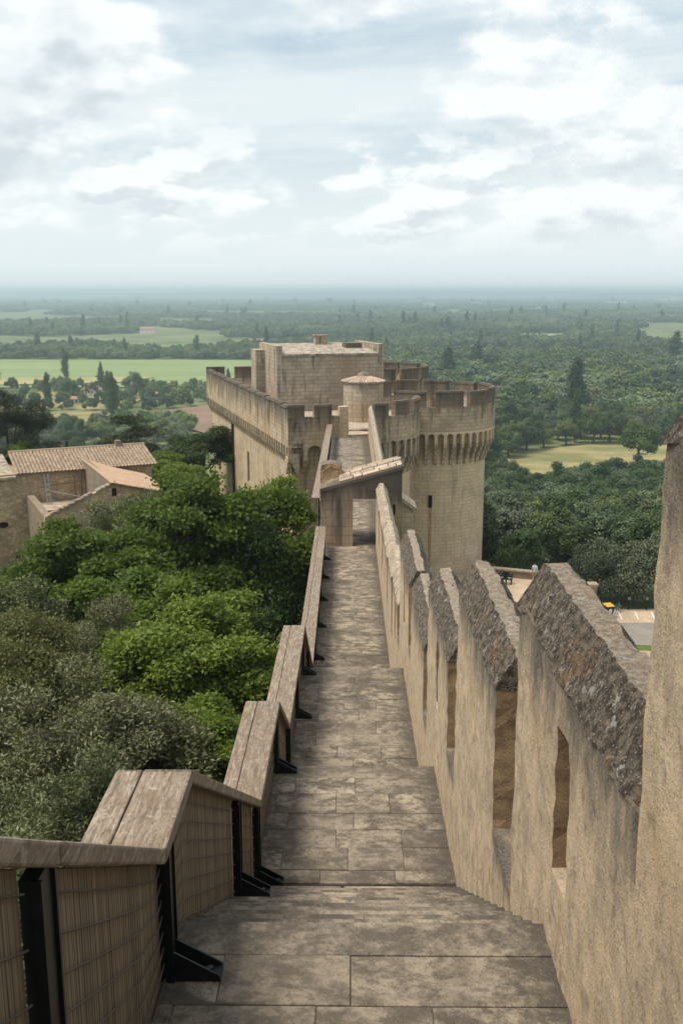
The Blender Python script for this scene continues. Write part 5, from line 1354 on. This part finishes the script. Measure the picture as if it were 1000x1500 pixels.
for i, x in enumerate((26.0, 27.65, 29.3)):
    e = empty('parking_post', (x, 89.1, -29)); tag(e, ('first', 'second', 'third')[i]+' short black marker post from the bicycle along the parking bays', 'post', 'marker posts of the parking bays')
    m = MB(); m.tube([(x, 89.1, -29.0), (x, 89.1, -28.0)], .05, 8); m.build('pole', 'steel', e); m = MB(); m.box(x-.1, x+.16, 89.08, 89.12, -28.05, -27.75); m.build('sign_plate', 'bluegrey', e)
bk = empty('bicycle', (24.75, 88.3, -28.99), 0.9); tag(bk, 'dark teal bicycle parked by the bushes', 'bicycle')
def badd(name, mb, mat, par=bk):
    me = mb.mesh(name, smooth=False); me.materials.append(M[mat]); o = bpy.data.objects.new(name, me); COL.objects.link(o); o.parent = par; return o
for xw in (-.52, .52):
    ring = [(xw+.34*math.cos(2*math.pi*i/24), 0, .35+.34*math.sin(2*math.pi*i/24)) for i in range(25)]
    wh = badd('wheel', MB().tube(ring, .022, 6, False), 'rubber'); m = MB()
    for i in range(8): a = math.pi*i/8; m.tube([(xw+.33*math.cos(a), 0, .35+.33*math.sin(a)), (xw-.33*math.cos(a), 0, .35-.33*math.sin(a))], .004, 4)
    badd('spokes', m, 'galv', wh)
m = MB()
for a, b in (((-.52, 0, .35), (-.12, 0, .32)), ((-.12, 0, .32), (-.2, 0, .88)), ((-.12, 0, .32), (.36, 0, .8)), ((-.19, 0, .8), (.34, 0, .88)), ((-.52, 0, .35), (-.18, 0, .75)), ((.36, 0, .95), (.52, 0, .35))): m.tube([a, b], .022, 6)
badd('frame', m, 'teal'); m = MB(); m.hexa([(-.34, -.08, .9), (-.02, -.03, .9), (-.02, .03, .9), (-.34, .08, .9)], [(-.34, -.09, .96), (-.02, -.03, .95), (-.02, .03, .95), (-.34, .09, .96)]); badd('saddle', m, 'rubber')
m = MB(); m.tube([(.3, -.3, 1.02), (.36, -.1, 1.0), (.36, .1, 1.0), (.3, .3, 1.02)], .016, 6); badd('handlebar', m, 'steel')
# bench and people
bn = empty('park_bench', (12.75, 80.6, -23.93), -0.35); tag(bn, 'dark metal bench on the terrace with a person sitting on it', 'bench')
for k in range(3): m = MB(); m.box(-.9, .9, -.2+.14*k, -.09+.14*k, .42, .46); badd('seat_slat', m, 'steel', bn)
for k in range(2): m = MB(); m.box(-.9, .9, .23, .26, .56+.16*k, .67+.16*k); badd('back_slat', m, 'steel', bn)
for s in (-.8, .8):
    for yy in (-.17, .2): m = MB(); m.box(s-.03, s+.03, yy-.03, yy+.03, 0, .42 if yy < 0 else .84); badd('leg', m, 'steel', bn)
def person(name_label, loc, rz, joints, edges, cols, cat='person'):
    """skin-modifier figure: joints {key: (x,y,z,radius)}; cols(z, x, key) gives the material of each face"""
    keys = list(joints); me = bpy.data.meshes.new('person'); me.from_pydata([joints[k][:3] for k in keys], [(keys.index(a), keys.index(b)) for a, b in edges], [])
    o = bpy.data.objects.new('person', me); COL.objects.link(o)
    md = o.modifiers.new('skin', 'SKIN'); md.use_smooth_shade = True
    for i, k in enumerate(keys):
        v = me.skin_vertices[0].data[i]; v.radius = (joints[k][3], joints[k][3]*(0.75 if k in ('chest', 'belly', 'pelvis') else 1)); v.use_root = (k == 'pelvis')
    o.modifiers.new('sub', 'SUBSURF').levels = 1
    dg = bpy.context.evaluated_depsgraph_get(); ev_ = bpy.data.meshes.new_from_object(o.evaluated_get(dg)); o.modifiers.clear(); o.data = ev_
    mats = []
    for p in ev_.polygons:
        nm = cols(p.center)
        if nm not in mats: mats.append(nm)
        p.material_index = mats.index(nm)
    ev_.materials.clear()
    for nm in mats: ev_.materials.append(M[nm])
    for p in ev_.polygons: p.material_index = mats.index(cols(p.center))
    o.location = loc; o.rotation_euler = (0, 0, rz); tag(o, name_label, cat); return o
EDG = [('pelvis', 'belly'), ('belly', 'chest'), ('chest', 'neck'), ('neck', 'head'), ('head', 'crown')]
for s in 'lr': EDG += [('pelvis', 'hip'+s), ('hip'+s, 'knee'+s), ('knee'+s, 'ank'+s), ('ank'+s, 'toe'+s), ('chest', 'sh'+s), ('sh'+s, 'elb'+s), ('elb'+s, 'wri'+s), ('wri'+s, 'hand'+s)]
def standing():
    J = dict(pelvis=(0, 0, .95, .15), belly=(0, 0, 1.1, .14), chest=(0, .01, 1.36, .16), neck=(0, 0, 1.5, .06), head=(0, -.02, 1.6, .09), crown=(0, -.01, 1.72, .085))
    for s, k in (('l', -1), ('r', 1)):
        J.update({'hip'+s: (.1*k, 0, .88, .1), 'knee'+s: (.11*k, -.02, .5, .075), 'ank'+s: (.12*k, .02, .09, .05), 'toe'+s: (.14*k, -.14, .04, .045), 'sh'+s: (.19*k, .01, 1.42, .07), 'elb'+s: (.25*k, .04, 1.13, .05), 'wri'+s: (.24*k, -.08, .9, .036), 'hand'+s: (.23*k, -.12, .8, .04)})
    return J
def seated():
    J = dict(pelvis=(0, .02, .55, .15), belly=(0, .06, .7, .14), chest=(0, .07, .96, .16), neck=(0, .04, 1.1, .06), head=(0, 0, 1.2, .09), crown=(0, 0, 1.32, .085))
    for s, k in (('l', -1), ('r', 1)):
        J.update({'hip'+s: (.1*k, 0, .53, .1), 'knee'+s: (.13*k, -.45, .54, .075), 'ank'+s: (.13*k, -.42, .09, .05), 'toe'+s: (.14*k, -.58, .04, .045), 'sh'+s: (.19*k, .06, 1.02, .07), 'elb'+s: (.25*k, -.02, .76, .05), 'wri'+s: (.12*k, -.28, .66, .036), 'hand'+s: (.06*k, -.36, .65, .04)})
    return J
person('seated person in dark clothes on the terrace bench', (13.05, 80.45, -23.93), -0.35, seated(), EDG, lambda c: 'hair' if c.z > 1.22 and c.y > -.03 else 'skin' if c.z > 1.1 else 'navy')
person('standing person in a pale shirt beside the terrace parapet', (15.55, 80.9, -23.93), 2.5, standing(), EDG, lambda c: 'hair' if c.z > 1.63 else 'skin' if c.z > 1.5 or (abs(c.x) > .2 and c.z < 1.0 and c.z > .6) else 'shirt' if c.z > .95 else 'khaki')
person('visitor in a red cap on the round tower terrace, mostly hidden by merlons', (4.75, 87.6, -10.59), 2.4, standing(), EDG, lambda c: 'redhair' if c.z > 1.66 else 'skin' if c.z > 1.5 else 'white' if c.z > .95 else 'navy')
# low white marker block by the terrace slope
# ------------------------------------------------------------------ haze
hz = MB(); hz.box(-16500, 16500, -2700, 17200, -63, 28); hzo = hz.build('haze', 'void'); tag(hzo, 'pale blue summer haze over the plain', kind='stuff')
hm = bpy.data.materials.new('haze_air'); hm.use_nodes = True; nt = hm.node_tree; nt.nodes.clear()
ho_ = nt.nodes.new('ShaderNodeOutputMaterial'); pv = nt.nodes.new('ShaderNodeVolumePrincipled'); nt.links.new(pv.outputs[0], ho_.inputs['Volume'])
pv.inputs['Color'].default_value = (0.72, 0.875, 1.0, 1); pv.inputs['Density'].default_value = 0.00026; pv.inputs['Anisotropy'].default_value = 0.55
hzo.data.materials.clear(); hzo.data.materials.append(hm)
